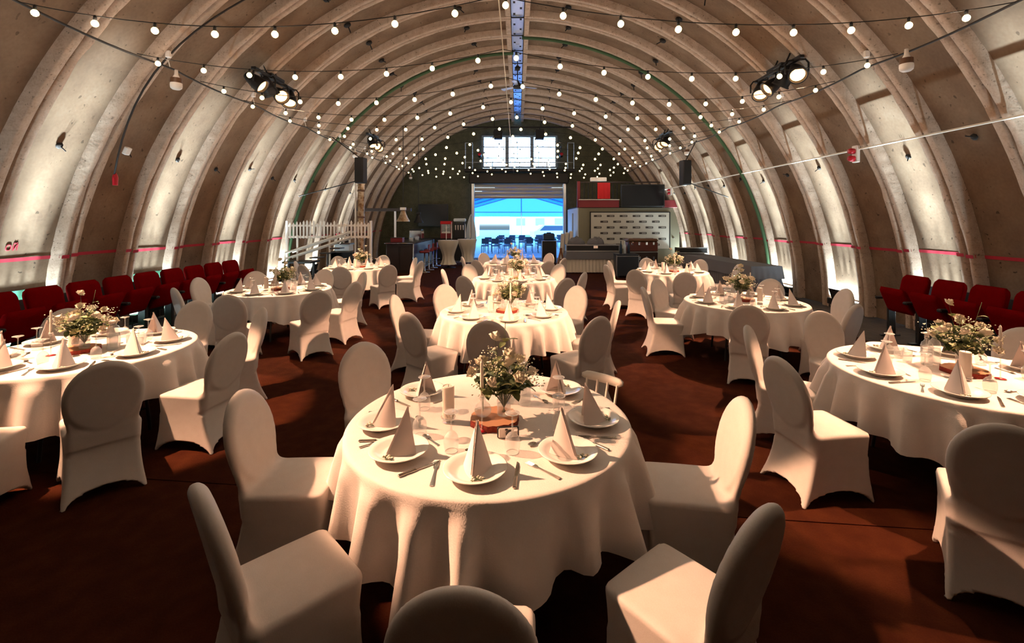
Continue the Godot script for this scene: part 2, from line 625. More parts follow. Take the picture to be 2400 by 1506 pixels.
	bx(roof, Vector3(0, 7.2, -(NEAR + FAR) / 2), Vector3(0.7, 0.12, FAR - NEAR), 0.0)
	put("ridge_slab", roof, M.concrete, ridge)
	var slot := new_st()
	bx(slot, Vector3(0, 6.902, 0), Vector3(0.05, 0.006, 0.09), 0.001)
	var slot_mesh := mesh_of(slot, M.hole)
	var plate := new_st()
	bx(plate, Vector3(0, 6.898, 0), Vector3(0.1, 0.012, 0.06), 0.002)
	var plate_mesh := mesh_of(plate, M.ridge)
	for k in 60:
		inst("slot", slot_mesh, ridge, at(0.08 * (1 if k % 2 else -1), 0, -(4.0 + k * 0.3)))
		if k % 3 == 0: inst("joint_plate", plate_mesh, ridge, at(0, 0, -(4.0 + k * 0.3 + 0.15)))
	var strap := new_st()
	bx(strap, Vector3(0, 6.875, 0), Vector3(0.5, 0.02, 0.04), 0.003)
	var strap_mesh := mesh_of(strap, M.iron)
	for k in 12:
		inst("strap", strap_mesh, ridge, at(0, 0, -(JOINT + (k + 2) * BAY)))
	# floor: concrete slab with two lengths of carpet that meet in a skew seam
	var fl := structure("floor")
	var sl := new_st()
	bx(sl, Vector3(0, -0.11, -(NEAR + FAR) / 2 - 0.0), Vector3(14.8, 0.2, FAR - NEAR + 0.6), 0.0)
	put("slab", sl, M.slab, fl)
	var cp := new_st()
	var g := 0.004
	var yl := 3.09 + 0.105 * 5.5
	var yr := 3.09 - 0.105 * 5.5
	prism(cp, PackedVector2Array([Vector2(-5.5, -2.8), Vector2(5.5, -2.8), Vector2(5.5, yr - g), Vector2(-5.5, yl - g)]), 0.012, Transform3D(Basis(Vector3(1, 0, 0), Vector3(0, 0, -1), Vector3(0, 1, 0)), Vector3(0, -0.004, 0)))
	put("carpet", cp, M.carpet, fl)
	cp = new_st()
	prism(cp, PackedVector2Array([Vector2(-5.5, yl + g), Vector2(5.5, yr + g), Vector2(5.5, 20.4), Vector2(-5.5, 20.4)]), 0.012, Transform3D(Basis(Vector3(1, 0, 0), Vector3(0, 0, -1), Vector3(0, 1, 0)), Vector3(0, -0.002, 0)))
	put("carpet", cp, M.carpet, fl)
	# wall behind the camera
	var back := structure("wall_back")
	var bw := new_st()
	var poly := PackedVector2Array()
	for i in 41:
		var a := PI * i / 40.0
		poly.append(Vector2(7.3 * cos(a), 7.3 * sin(a)))
	prism(bw, poly, 0.2, Transform3D(Basis.IDENTITY, Vector3(0, 0, -NEAR + 0.0)))
	put("plaster", bw, M.concrete, back)
	end_wall(poly)

func end_wall(poly: PackedVector2Array) -> void:
	var w := structure("wall_far")
	var csg := CSGCombiner3D.new()
	csg.name = "masonry"
	var face := CSGPolygon3D.new()
	face.name = "face"
	face.polygon = poly
	face.depth = 0.3
	face.material = M.end_wall
	csg.add_child(face)
	for o in [[0.06, 1.86, 4.5, 3.72], [0.1, 5.31, 3.74, 1.62]]:
		var hole := CSGBox3D.new()
		hole.name = "opening"
		hole.operation = CSGShape3D.OPERATION_SUBTRACTION
		hole.size = Vector3(o[2], o[3], 1.0)
		hole.position = Vector3(o[0], o[1], 0.15)
		hole.material = M.end_wall
		csg.add_child(hole)
	w.add_child(csg)
	csg.position = Vector3(0, 0, -FAR - 0.3)
	# the high window: three casements with transoms
	var win := structure("window_1")
	win.position = Vector3(0, 0, -FAR)
	for k in 3:
		var x := 0.1 + (k - 1) * 1.25
		var fr := new_st()
		for sx in [-1, 1]:
			bx(fr, Vector3(x + sx * 0.59, 5.31, -0.1), Vector3(0.1, 1.62, 0.12), 0.01)
		for y in [4.53, 6.09]:
			bx(fr, Vector3(x, y, -0.1), Vector3(1.1, 0.08, 0.12), 0.01)
		for y in [5.0, 5.55]:
			bx(fr, Vector3(x, y, -0.1), Vector3(1.1, 0.03, 0.06), 0.004)
		put("casement", fr, M.grey_frame, win)
		var gl := new_st()
		bx(gl, Vector3(x, 5.31, -0.12), Vector3(1.1, 1.5, 0.008), 0.0)
		put("pane", gl, M.glass, win)
	var st := new_st()
	bx(st, Vector3(0.0, 5.35, -0.02), Vector3(0.03, 0.5, 0.03), 0.004)
	bx(st, Vector3(1.05, 4.9, -0.02), Vector3(0.025, 0.7, 0.03), 0.004)
	put("latch_rod", st, M.iron, win)
	# roller shutter, part raised
	var door := structure("door_1")
	door.position = Vector3(0, 0, -FAR)
	var sm := new_st()
	var prof := PackedVector2Array([Vector2(0, 0), Vector2(0.03, 0.02), Vector2(0.045, 0.09), Vector2(0.03, 0.16), Vector2(0, 0.18), Vector2(-0.02, 0.18), Vector2(-0.02, 0)])
	prism(sm, prof, 4.4, Transform3D(Basis(Vector3(0, 0, 1), Vector3(0, 1, 0), Vector3(-1, 0, 0)), Vector3(0.06, 0, 0)))
	var slat := mesh_of(sm, M.alu)
	for k in 4:
		inst("slat", slat, door, at(0, 2.96 + k * 0.185, -0.02))
	for sx in [-1, 1]:
		var g := new_st()
		bx(g, Vector3(0.06 + sx * 2.28, 1.9, 0.05), Vector3(0.14, 3.8, 0.14), 0.01)
		put("guide_rail", g, M.alu, door)
	var hood := new_st()
	bx(hood, Vector3(0.06, 3.95, 0.16), Vector3(4.9, 0.5, 0.36), 0.03)
	put("shutter_box", hood, M.iron, door)

# ---------------------------------------------------------------- lights the hall has
func spot(parent: Node, from: Vector3, to: Vector3, energy: float, half: float, col: Color, soft := 0.06, blend := 0.15) -> void:
	var l := SpotLight3D.new()
	l.name = "beam"
	l.light_energy = energy
	l.light_color = col
	l.spot_angle = half
	l.spot_angle_attenuation = blend
	l.spot_range = 40.0
	l.spot_attenuation = 2.0
	l.light_size = soft
	l.shadow_enabled = true
	parent.add_child(l, true)
	var dir := (to - from).normalized()
	l.transform = Transform3D(Basis.looking_at(dir, Vector3.UP if absf(dir.y) < 0.99 else Vector3.RIGHT), from)

var can_mesh: ArrayMesh
var can_lens: ArrayMesh
var can_yoke: ArrayMesh

func lamp_bar(pos: Vector3, side: float, heads: Array, label: String) -> void:
	var root := thing("lamp_bar", label, "stage light", pos, 0.0, "stage lamp bars on the arch")
	if can_mesh == null:
		var turn := Transform3D(Basis(Vector3(1, 0, 0), Vector3(0, 0, -1), Vector3(0, 1, 0)), Vector3.ZERO)
		var c := new_st()
		turned(c, [Vector2(0.0, -0.16), Vector2(0.045, -0.16), Vector2(0.06, -0.12), Vector2(0.085, -0.02), Vector2(0.09, 0.06), Vector2(0.1, 0.06), Vector2(0.1, 0.08), Vector2(0.086, 0.08), Vector2(0.08, 0.045), Vector2(0.0, 0.04)], 18, turn)
		can_mesh = mesh_of(c, M.black)
		c = new_st()
		lathe(c, [Vector2(0.076, 0.05), Vector2(0.06, 0.062), Vector2(0.03, 0.07), Vector2(0, 0.072)], 18, turn)
		can_lens = mesh_of(c, M.lens)
		c = new_st()
		tube(c, [Vector3(-0.11, 0, 0), Vector3(-0.11, 0.1, 0), Vector3(-0.08, 0.14, 0), Vector3(0.08, 0.14, 0), Vector3(0.11, 0.1, 0), Vector3(0.11, 0, 0)], 0.01, 6)
		can_yoke = mesh_of(c, M.iron)
	var s := new_st()
	bx(s, Vector3(0, 0.24, 0), Vector3(0.09, 0.06, 1.5), 0.01)
	bx(s, Vector3(0, 0.28, 0), Vector3(0.16, 0.06, 0.5), 0.01)
	put("bar", s, M.black, root)
	s = new_st()
	for z in [-0.2, 0.2]:
		s = new_st()
		rod(s, Vector3(0, 0.22, z), Vector3(side * 0.18, 0.62, z), 0.016)
		put("hanger", s, M.iron, root)
	for k in heads.size():
		var p := Vector3(0, 0.0, -0.6 + 0.4 * k)
		var dir: Vector3 = (heads[k][0] - (pos + p)).normalized()
		var o := inst("lamp_head", can_mesh, root, Transform3D(Basis.looking_at(dir, Vector3.UP).scaled(Vector3.ONE * 1.55), p))
		inst("lens", can_lens, o)
		var flat := Vector3(dir.x, 0, dir.z).normalized()
		inst("yoke", can_yoke, root, Transform3D(Basis.looking_at(flat, Vector3.UP).scaled(Vector3.ONE * 1.6), p + Vector3(0, 0.0, 0)))
		if heads[k][1] > 0.0:
			spot(root, p + dir * 0.16, heads[k][0] - pos, heads[k][1], heads[k][2], Color(1.0, 0.755, 0.595))

func uplight(side: float, d: float, label: String, group: String) -> void:
	# slim floor flood set inside the recess of one arch panel: a narrow lens that throws up the arch and a wide one for the foot
	var root := thing("floor_uplight", label, "floodlight", P(side * 6.84, 0.0, d), 0.0, group)
	var s := new_st()
	bx(s, Vector3(side * 0.01, 0.15, 0), Vector3(0.2, 0.14, 0.78), 0.015)
	for k in 10:
		bx(s, Vector3(-side * 0.095, 0.15, -0.315 + 0.07 * k), Vector3(0.015, 0.12, 0.03), 0.003)
	put("housing", s, M.black, root)
	s = new_st()
	tube(s, [Vector3(-side * 0.02, 0.15, -0.405), Vector3(-side * 0.02, 0.015, -0.405), Vector3(-side * 0.02, 0.015, 0.405), Vector3(-side * 0.02, 0.15, 0.405)], 0.012)
	put("stand", s, M.iron, root)
	s = new_st()
	bx(s, Vector3(side * 0.06, 0.222, 0), Vector3(0.08, 0.012, 0.74), 0.003)
	put("lens", s, M.uplight_lens, root)
	s = new_st()
	bx(s, Vector3(0, 0.12, 0), Vector3(0.012, 0.24, 0.44), 0.003, Transform3D(Basis(Vector3(0, 0, 1), side * 0.3), Vector3(-side * 0.09, 0.21, 0)))
	put("barn_door", s, M.black, root)
	var tint := Color(0.87, 0.965, 1.0)
	for k in 3:
		spot(root, Vector3(side * 0.10, 0.25, -0.2 + 0.2 * k), Vector3(side * 0.10 - side * 0.95, 4.6, -0.08 + 0.08 * k), UP_NARROW, 9.5, tint, 0.02, 0.9)
		spot(root, Vector3(side * 0.10, 0.25, -0.2 + 0.2 * k), Vector3(side * 0.10 - side * 0.27, 4.6, -0.1 + 0.1 * k), UP_MID, 6.5, tint, 0.02, 0.9)
	var l := AreaLight3D.new()
	l.name = "wash"
	l.area_size = Vector2(0.07, 0.74)
	l.light_energy = UP_WASH
	l.light_color = tint
	l.area_range = 40.0
	l.area_attenuation = 2.0
	l.shadow_enabled = true
	root.add_child(l, true)
	l.transform = Transform3D(Basis(Vector3(1, 0, 0), Vector3(0, 0, -1), Vector3(0, 1, 0)) * Basis(Vector3(1, 0, 0), PI), Vector3(side * 0.07, 0.245, 0))
const UP_NARROW := 54.0
const UP_MID := 11.0
const UP_WASH := 6.0

# ---------------------------------------------------------------- covered banquet chair
func chair_field(x: float, h: float, z: float) -> float:
	x = absf(x)
	var t := clampf(h / 0.46, 0.0, 1.0)
	var a := 0.212 + 0.018 * (1.0 - t) * (1.0 - t) - 0.012 * sin(PI * t)
	var zf := 0.235 + 0.012 * (1.0 - t) - 0.016 * sin(PI * t)
	var zr := -0.20 - 0.105 * (1.0 - t) * (1.0 - t) + 0.012 * sin(PI * t)
	var zc := (zf + zr) * 0.5
	var b := (zf - zr) * 0.5
	# sides drawn in between the legs
	a -= 0.014 * (1.0 - t) * maxf(0.0, 1.0 - pow((z - zc) / b, 2.0))
	b -= 0.014 * (1.0 - t) * maxf(0.0, 1.0 - pow(x / a, 2.0))
	var r := 0.045 if h > 0.3 else 0.03
	var qx := x - a + r
	var qz := absf(z - zc) - b + r
	var d := Vector2(maxf(qx, 0.0), maxf(qz, 0.0)).length() + minf(maxf(qx, qz), 0.0) - r
	var top := h - (0.455 + 0.018 * maxf(0.0, 1.0 - pow(x / 0.23, 2.0)) * maxf(0.0, 1.0 - pow(z / 0.25, 2.0)))
	# rounded upper edge
	var k := 0.022
	d = Vector2(maxf(d + k, 0.0), maxf(top + k, 0.0)).length() + minf(maxf(d + k, top + k), 0.0) - k
	d = maxf(d, -h)
	var u := x / (a - 0.028)
	if u < 1.0: d = maxf(d, 0.075 * sqrt(1.0 - u * u) - h)
	u = absf(z - zc) / (b - 0.028)
	if u < 1.0: d = maxf(d, 0.085 * sqrt(1.0 - u * u) - h)
	# back
	if h > 0.28:
		var hb := maxf(h - 0.42, -0.1)
		var zb := -0.188 - 0.17 * hb - 0.12 * hb * hb
		var f: float
		var e := Vector2(x / 0.218, (h - 0.69) / 0.25).length()
		if h > 0.69: f = (e - 1.0) * 0.23
		else: f = x - (0.176 + 0.042 * smoothstep(0.38, 0.69, h))
		var th := 0.02 + 0.013 * (1.0 - smoothstep(0.85, 1.02, e))
		var rr := th * 0.85
		var w := absf(z - zb) - th + rr
		f += rr
		var db := Vector2(maxf(f, 0.0), maxf(w, 0.0)).length() + minf(maxf(f, w), 0.0) - rr
		if h < 0.36: db = maxf(db, 0.36 - h)
		var s := 0.055
		var q := clampf(0.5 + 0.5 * (db - d) / s, 0.0, 1.0)
		d = lerpf(db, d, q) - s * q * (1.0 - q)
	return d

func make_chair() -> Node3D:
	var o := proto("banquet_chair", "chair")
	var n := nets(chair_field, Vector3(-0.26, -0.02, -0.37), Vector3(0.26, 0.98, 0.29), 0.0135)
	inst("seat_cover", nets_part(n, func(c: Vector3) -> bool: return c.y > 0.385 and not (c.z < -0.13 and c.y > 0.5), M.spandex), o)
	inst("back_cover", nets_part(n, func(c: Vector3) -> bool: return c.z < -0.13 and c.y > 0.5, M.spandex), o)
	inst("skirt", nets_part(n, func(c: Vector3) -> bool: return c.y <= 0.385 and c.y > 0.05, M.spandex), o)
	# the upholstered oval and the seat board inside the stretch cover
	var s := new_st()
	var oval := PackedVector2Array()
	for k in 32:
		oval.append(Vector2(0.197 * cos(TAU * k / 32), 0.695 + 0.225 * sin(TAU * k / 32)))
	prism(s, oval, 0.03, Transform3D(Basis(Vector3(1, 0, 0), -0.232), Vector3(0, 0.0, -0.080)).translated_local(Vector3(0, 0, 0)))
	put("back_pad", s, M.pad, o)
	s = new_st()
	prism(s, rounded(0.36, 0.37, 0.05), 0.04, Transform3D(Basis(Vector3(1, 0, 0), Vector3(0, 0, -1), Vector3(0, 1, 0)), Vector3(0, 0.42, 0.02)))
	put("seat_board", s, M.pad, o)
	for sx in [-1, 1]:
		for sz in [-1, 1]:
			inst("foot_pocket", nets_part(n, func(c: Vector3) -> bool: return c.y <= 0.05 and c.x * sx > 0.0 and (c.z + 0.03) * sz > 0.0, M.spandex), o)
	return o

func make_spindle_chair(pos: Vector3, turn: float) -> void:
	var o := thing("spindle_chair", "small white wooden child chair with a spindle back and curved top rail", "chair", pos, turn)
	o.scale = Vector3.ONE * 0.88
	var s := new_st()
	prism(s, rounded(0.36, 0.34, 0.06), 0.03, Transform3D(Basis(Vector3(1, 0, 0), Vector3(0, 0, -1), Vector3(0, 1, 0)), Vector3(0, 0.46, 0)))
	put("seat", s, M.white_paint, o)
	for sx in [-1, 1]:
		for sz in [-1, 1]:
			s = new_st()
			rod(s, Vector3(sx * 0.14, 0.45, sz * 0.13), Vector3(sx * 0.18, 0.0, sz * 0.17), 0.017, 8, 0.012)
			put("leg", s, M.white_paint, o)
	s = new_st()
	rod(s, Vector3(-0.165, 0.16, 0.155), Vector3(0.165, 0.16, 0.155), 0.01)
	rod(s, Vector3(-0.165, 0.16, -0.155), Vector3(0.165, 0.16, -0.155), 0.01)
	put("stretcher", s, M.white_paint, o)
	for k in 4:
		s = new_st()
		var x := -0.15 + 0.1 * k
		rod(s, Vector3(x * 0.9, 0.47, -0.14), Vector3(x, 0.77, -0.2 - 0.02 * (1.0 - pow(x / 0.16, 2.0))), 0.011)
		put("spindle", s, M.white_paint, o)
	var poly := []
	s = new_st()
	for k in 13:
		var x := -0.2 + 0.4 * k / 12.0
		var z := -0.2 - 0.025 * (1.0 - pow(x / 0.2, 2.0))
		var e := 0.034 * sqrt(maxf(0.02, 1.0 - pow(absf(x) / 0.205, 8.0)))
		poly.append([Vector3(x, 0.79 - e, z - 0.012), Vector3(x, 0.79 + e, z - 0.02), Vector3(x, 0.79 + e, z + 0.004), Vector3(x, 0.79 - e, z + 0.012), Vector3(x, 0.79 - e, z - 0.012)])
	sheet(s, poly)
	quad(s, poly[0][0], poly[0][1], poly[0][2], poly[0][3])
	quad(s, poly[-1][3], poly[-1][2], poly[-1][1], poly[-1][0])
	put("top_rail", s, M.white_paint, o)

# ---------------------------------------------------------------- tables
func table(pos: Vector3, phrase: String, seed_: int, group: String) -> void:
	var o := thing("round_table", "round folding table under its cloth, " + phrase, "table", pos, rng.randf() * TAU, group)
	var s := new_st()
	turned(s, [Vector2(0, 0.715), Vector2(0.77, 0.715), Vector2(0.785, 0.725), Vector2(0.785, 0.738), Vector2(0.775, 0.745), Vector2(0, 0.745)], 48)
	put("tabletop", s, M.wood, o)
	for k in 4:
		var a := PI / 4 + k * PI / 2
		s = new_st()
		rod(s, Vector3(cos(a) * 0.42, 0.715, sin(a) * 0.42), Vector3(cos(a) * 0.5, 0.0, sin(a) * 0.5), 0.014)
		put("leg", s, M.black, o)
	for k in 2:
		s = new_st()
		var a := PI / 4 + k * PI
		rod(s, Vector3(cos(a) * 0.47, 0.2, sin(a) * 0.47), Vector3(cos(a + PI / 2) * 0.47, 0.2, sin(a + PI / 2) * 0.47), 0.01)
		put("brace", s, M.black, o)
	# cloth: flat over the top, folds that deepen towards the hem, corners of the square cloth hang lower
	var r2 := RandomNumberGenerator.new()
	r2.seed = seed_
	var n := noise(seed_, 1.0, 2)
	var turn := r2.randf() * PI / 2
	var folds := r2.randi_range(19, 24)
	var ph := r2.randf() * TAU
	s = new_st()
	var rows := []
	var N := 200
	var radial := [0.0, 0.2, 0.4, 0.55, 0.68, 0.75, 0.78]
	for r in radial:
		var row := []
		for i in N + 1:
			var a := TAU * i / N
			row.append(Vector3(r * sin(a), 0.751, r * cos(a)))
		rows.append(row)
	for v in 19:
		var f := v / 18.0
		var row := []
		for i in N + 1:
			var a := TAU * (i % N) / N
			var na := n.get_noise_2d(cos(a) * 1.6, sin(a) * 1.6)
			var corner := pow(absf(cos(2.0 * (a - turn))), 3.0)
			var hem := 0.40 - 0.10 * corner + 0.03 * na
			if v == 0:
				row.append(Vector3(0.795 * sin(a), 0.7485, 0.795 * cos(a)))
				continue
			if v == 1:
				row.append(Vector3(0.803 * sin(a), 0.741, 0.803 * cos(a)))
				continue
			var g := (v - 1) / 17.0
			var y := lerpf(0.741, hem, g)
			var amp := (0.013 + 0.058 * g) * (0.55 + 0.9 * absf(n.get_noise_2d(cos(a) * 2.3 + 9.0, sin(a) * 2.3)) + 0.45 * corner)
			amp *= smoothstep(0.0, 0.25, g)
			var w := sin(folds * a + ph + 2.2 * n.get_noise_2d(cos(a) * 1.2 + 5.0, sin(a) * 1.2))
			w = signf(w) * pow(absf(w), 0.8)
			var r := 0.804 + 0.02 * g + 0.05 * g * corner + amp * (w + 0.35)
			row.append(Vector3(r * sin(a), y, r * cos(a)))
		rows.append(row)
	sheet(s, rows)
	var c := put("cloth", s, M.cloth, self, Transform3D(Basis.IDENTITY, pos))
	c.name = numbered("tablecloth")
	tag(c, "white tablecloth hanging in folds, " + phrase, "tablecloth", "white tablecloths on the round tables")

# ---------------------------------------------------------------- what stands on the tables
var K := {}

func make_tableware() -> void:
	var s := new_st()
	var o := proto("dinner_plate", "plate")
	lathe(s, [Vector2(0, 0.006), Vector2(0.075, 0.006), Vector2(0.085, 0.0), Vector2(0.09, 0.004), Vector2(0.118, 0.022), Vector2(0.145, 0.032), Vector2(0.1465, 0.035), Vector2(0.142, 0.036), Vector2(0.112, 0.027), Vector2(0.09, 0.012), Vector2(0.075, 0.0095), Vector2(0, 0.009)], 36)
	put("dish", s, M.plate, o)
	K.plate = o
	# napkin: two stiff leaves joined in a ridge that slopes out to the diner
	o = proto("napkin", "napkin")
	for sx in [-1, 1]:
		s = new_st(true)
		var A := Vector3(0, 0.215, -0.03)
		var F := Vector3(0, 0.0, 0.085)
		var L := Vector3(sx * 0.068, 0.0, -0.045)
		for layer in 2:
			var off := Vector3(sx * 0.003, 0, 0.002) * layer * -1.6
			var sc := 1.0 - 0.07 * layer
			var rows := []
			for i in 9:
				var t := i / 8.0
				var row := []
				for k in 7:
					var u := k / 6.0
					var base := F.lerp(L, u)
					var p := A.lerp(base, t * sc)
					var bow := 0.010 * sin(PI * u) * t
					p += Vector3(sx * bow, 0, bow * 0.6) + off
					row.append(p)
				rows.append(row)
			sheet(s, rows, sx > 0, layer + 1)
			var inner := []
			for row in rows:
				var q := []
				for p in row:
					q.append(p + Vector3(-sx * 0.0025, 0.0, -0.0015))
				inner.append(q)
			sheet(s, inner, sx < 0, layer + 5)
		put("leaf", s, M.napkin, o)
	K.napkin = o
	# wine glass set upside down on its rim
	o = proto("wine_glass", "glass")
	s = new_st()
	lathe(s, [Vector2(0.031, 0.0), Vector2(0.036, 0.025), Vector2(0.038, 0.05), Vector2(0.034, 0.075), Vector2(0.02, 0.094), Vector2(0.007, 0.102)], 20)
	put("bowl", s, M.glass, o)
	s = new_st()
	lathe(s, [Vector2(0.007, 0.102), Vector2(0.004, 0.115), Vector2(0.0038, 0.17), Vector2(0.006, 0.182)], 10)
	put("stem", s, M.glass, o)
	s = new_st()
	lathe(s, [Vector2(0.006, 0.182), Vector2(0.018, 0.189), Vector2(0.035, 0.194), Vector2(0.036, 0.196), Vector2(0.0, 0.197)], 20)
	put("foot", s, M.glass, o)
	s = new_st()
	lathe(s, [Vector2(0.0302, 0.0), Vector2(0.032, 0.0), Vector2(0.032, 0.0022), Vector2(0.0302, 0.0022), Vector2(0.0302, 0.0)], 20)
	put("rim", s, M.glass_edge, o)
	s = new_st()
	lathe(s, [Vector2(0.0345, 0.1935), Vector2(0.0365, 0.1942), Vector2(0.0365, 0.1965), Vector2(0.0345, 0.1972), Vector2(0.0345, 0.1935)], 20)
	put("foot_edge", s, M.glass_edge, o)
	K.wine = o
	o = proto("tumbler", "glass")
	s = new_st()
	lathe(s, [Vector2(0.0, 0.0), Vector2(0.028, 0.0), Vector2(0.03, 0.004), Vector2(0.035, 0.09), Vector2(0.0335, 0.09), Vector2(0.0285, 0.01), Vector2(0, 0.008)], 20)
	put("wall", s, M.glass, o)
	K.tumbler = o
	# cutlery lies flat; local +z points to the diner
	var lay := Transform3D(Basis(Vector3(1, 0, 0), Vector3(0, 0, -1), Vector3(0, 1, 0)), Vector3(0, 0.003, 0))
	o = proto("fork", "fork")
	s = new_st()
	prism(s, PackedVector2Array([Vector2(-0.009, -0.1), Vector2(0.009, -0.1), Vector2(0.0045, 0.0), Vector2(0.004, 0.03), Vector2(-0.004, 0.03), Vector2(-0.0045, 0.0)]), 0.003, lay)
	put("handle", s, M.steel, o)
	s = new_st()
	prism(s, PackedVector2Array([Vector2(-0.004, 0.03), Vector2(0.004, 0.03), Vector2(0.011, 0.045), Vector2(0.012, 0.06), Vector2(-0.012, 0.06), Vector2(-0.011, 0.045)]), 0.003, lay)
	for k in 4:
		bx(s, Vector3(-0.0105 + 0.007 * k, 0.003, -0.08), Vector3(0.0032, 0.003, 0.042), 0.0008)
	put("tines", s, M.steel, o)
	K.fork = o
	o = proto("knife", "knife")
	s = new_st()
	bx(s, Vector3(0, 0.005, 0.055), Vector3(0.017, 0.009, 0.09), 0.003)
	put("handle", s, M.steel, o)
	s = new_st()
	prism(s, PackedVector2Array([Vector2(-0.007, -0.01), Vector2(0.006, -0.01), Vector2(0.009, 0.03), Vector2(0.009, 0.08), Vector2(0.002, 0.115), Vector2(-0.004, 0.118), Vector2(-0.007, 0.05)]), 0.002, lay)
	put("blade", s, M.steel, o)
	K.knife = o
	o = proto("dessert_spoon", "spoon")
	s = new_st()
	prism(s, PackedVector2Array([Vector2(-0.007, -0.075), Vector2(0.007, -0.075), Vector2(0.0035, 0.02), Vector2(-0.0035, 0.02)]), 0.0028, lay)
	put("handle", s, M.steel, o)
	s = new_st()
	var rows := []
	for i in 7:
		var row := []
		var r := i / 6.0
		for k in 17:
			var a := TAU * k / 16.0
			row.append(Vector3(0.0165 * r * cos(a), 0.002 + 0.007 * r * r, -0.045 - 0.026 * r * sin(a)))
		rows.append(row)
	sheet(s, rows)
	put("bowl", s, M.steel, o)
	K.spoon = o
	# small sprig laid on the plate
	o = proto("flower_sprig", "flower sprig")
	s = new_st()
	var q := RandomNumberGenerator.new()
	q.seed = 5
	for k in 9:
		var p := Vector3(q.randf_range(-0.025, 0.025), q.randf_range(0.006, 0.014), q.randf_range(-0.012, 0.012))
		lathe(s, [Vector2(0, -0.006), Vector2(0.006, -0.001), Vector2(0.005, 0.004), Vector2(0, 0.006)], 6, Transform3D(Basis.IDENTITY, p))
	put("blossoms", s, M.petal, o)
	for k in 3:
		inst("leaf", leaf_mesh(0.03, 0.013, M.leaf_c), o, Transform3D(Basis(Vector3.UP, k * 2.0), Vector3(0, 0.004, 0)))
	s = new_st()
	tube(s, [Vector3(-0.03, 0.004, 0), Vector3(0, 0.006, 0.004), Vector3(0.035, 0.003, -0.004)], 0.0015, 5)
	put("stem", s, M.stem, o)
	K.sprig = o
	# candles, bottles, slice, vases
	o = proto("pillar_candle", "candle")
	s = new_st()
	turned(s, [Vector2(0, 0.025), Vector2(0.028, 0.025), Vector2(0.034, 0.03), Vector2(0.034, 0.2), Vector2(0.031, 0.205), Vector2(0.025, 0.201), Vector2(0, 0.198)], 22)
	put("wax", s, M.wax, o)
	s = new_st()
	rod(s, Vector3(0, 0.197, 0), Vector3(0.001, 0.212, 0), 0.0014, 5)
	put("wick", s, M.wick, o)
	s = new_st()
	lathe(s, [Vector2(0, 0), Vector2(0.03, 0), Vector2(0.034, 0.003), Vector2(0.012, 0.012), Vector2(0.014, 0.018), Vector2(0.038, 0.021), Vector2(0.042, 0.03), Vector2(0.04, 0.03), Vector2(0.036, 0.024), Vector2(0, 0.0245)], 22)
	put("glass_dish", s, M.glass, o)
	K.pillar = o
	o = proto("taper_candle", "candle")
	s = new_st()
	turned(s, [Vector2(0, 0.19), Vector2(0.0105, 0.192), Vector2(0.0085, 0.375), Vector2(0.004, 0.388), Vector2(0, 0.39)], 12)
	put("wax", s, M.wax, o)
	s = new_st()
	rod(s, Vector3(0, 0.388, 0), Vector3(0, 0.4, 0), 0.0012, 5)
	put("wick", s, M.wick, o)
	s = new_st()
	lathe(s, [Vector2(0, 0.0), Vector2(0.034, 0), Vector2(0.036, 0.004), Vector2(0.012, 0.01), Vector2(0.004, 0.02), Vector2(0.0035, 0.16), Vector2(0.008, 0.168), Vector2(0.016, 0.18), Vector2(0.017, 0.2), Vector2(0.0125, 0.2), Vector2(0.011, 0.186), Vector2(0, 0.184)], 16)
	put("glass_holder", s, M.glass, o)
	s = new_st()
	lathe(s, [Vector2(0.0, 0.0045), Vector2(0.03, 0.0045), Vector2(0.031, 0.007), Vector2(0.006, 0.012), Vector2(0, 0.012)], 18)
	put("red_wax_ring", s, M.red_lens, o)
	K.taper = o
	o = proto("water_bottle", "bottle")
	s = new_st()
	lathe(s, [Vector2(0, 0.0), Vector2(0.036, 0.0), Vector2(0.04, 0.006), Vector2(0.04, 0.15), Vector2(0.034, 0.175), Vector2(0.018, 0.19), Vector2(0.015, 0.2), Vector2(0.015, 0.225), Vector2(0.018, 0.226), Vector2(0.018, 0.232), Vector2(0.012, 0.232)], 22)
	put("body", s, M.glass, o)
	s = new_st()
	lathe(s, [Vector2(0, 0.004), Vector2(0.037, 0.004), Vector2(0.037, 0.12), Vector2(0, 0.12)], 22)
	put("water", s, M.water, o)
	s = new_st()
	lathe(s, [Vector2(0, 0.228), Vector2(0.013, 0.228), Vector2(0.014, 0.24), Vector2(0.024, 0.243), Vector2(0.025, 0.252), Vector2(0.012, 0.258), Vector2(0, 0.258)], 14)
	put("stopper", s, M.frost, o)
	s = new_st()
	rod(s, Vector3(-0.018, 0.215, 0), Vector3(-0.02, 0.246, 0), 0.0015, 5)
	rod(s, Vector3(0.018, 0.215, 0), Vector3(0.02, 0.246, 0), 0.0015, 5)
	lathe(s, [Vector2(0.0165, 0.21), Vector2(0.0175, 0.213), Vector2(0.0165, 0.216)], 14)
	put("wire_clip", s, M.steel, o)
	K.bottle = o
	o = proto("wood_slice", "wood slice")
	s = new_st()
	var nb := noise(77, 1.0, 3)
	var ring_lo := []
	var ring_hi := []
	for k in 41:
		var a := TAU * (k % 40) / 40.0
		var r := 0.135 + 0.018 * nb.get_noise_2d(cos(a) * 2.0, sin(a) * 2.0) + 0.006 * nb.get_noise_2d(cos(a) * 9.0, sin(a) * 9.0)
		ring_lo.append(Vector3(r * 1.02 * cos(a), 0.0, r * 1.02 * sin(a)))
		ring_hi.append(Vector3(r * cos(a), 0.034, r * sin(a)))
	sheet(s, [ring_lo, ring_hi])
	put("bark", s, M.bark, o)
	s = new_st(true)
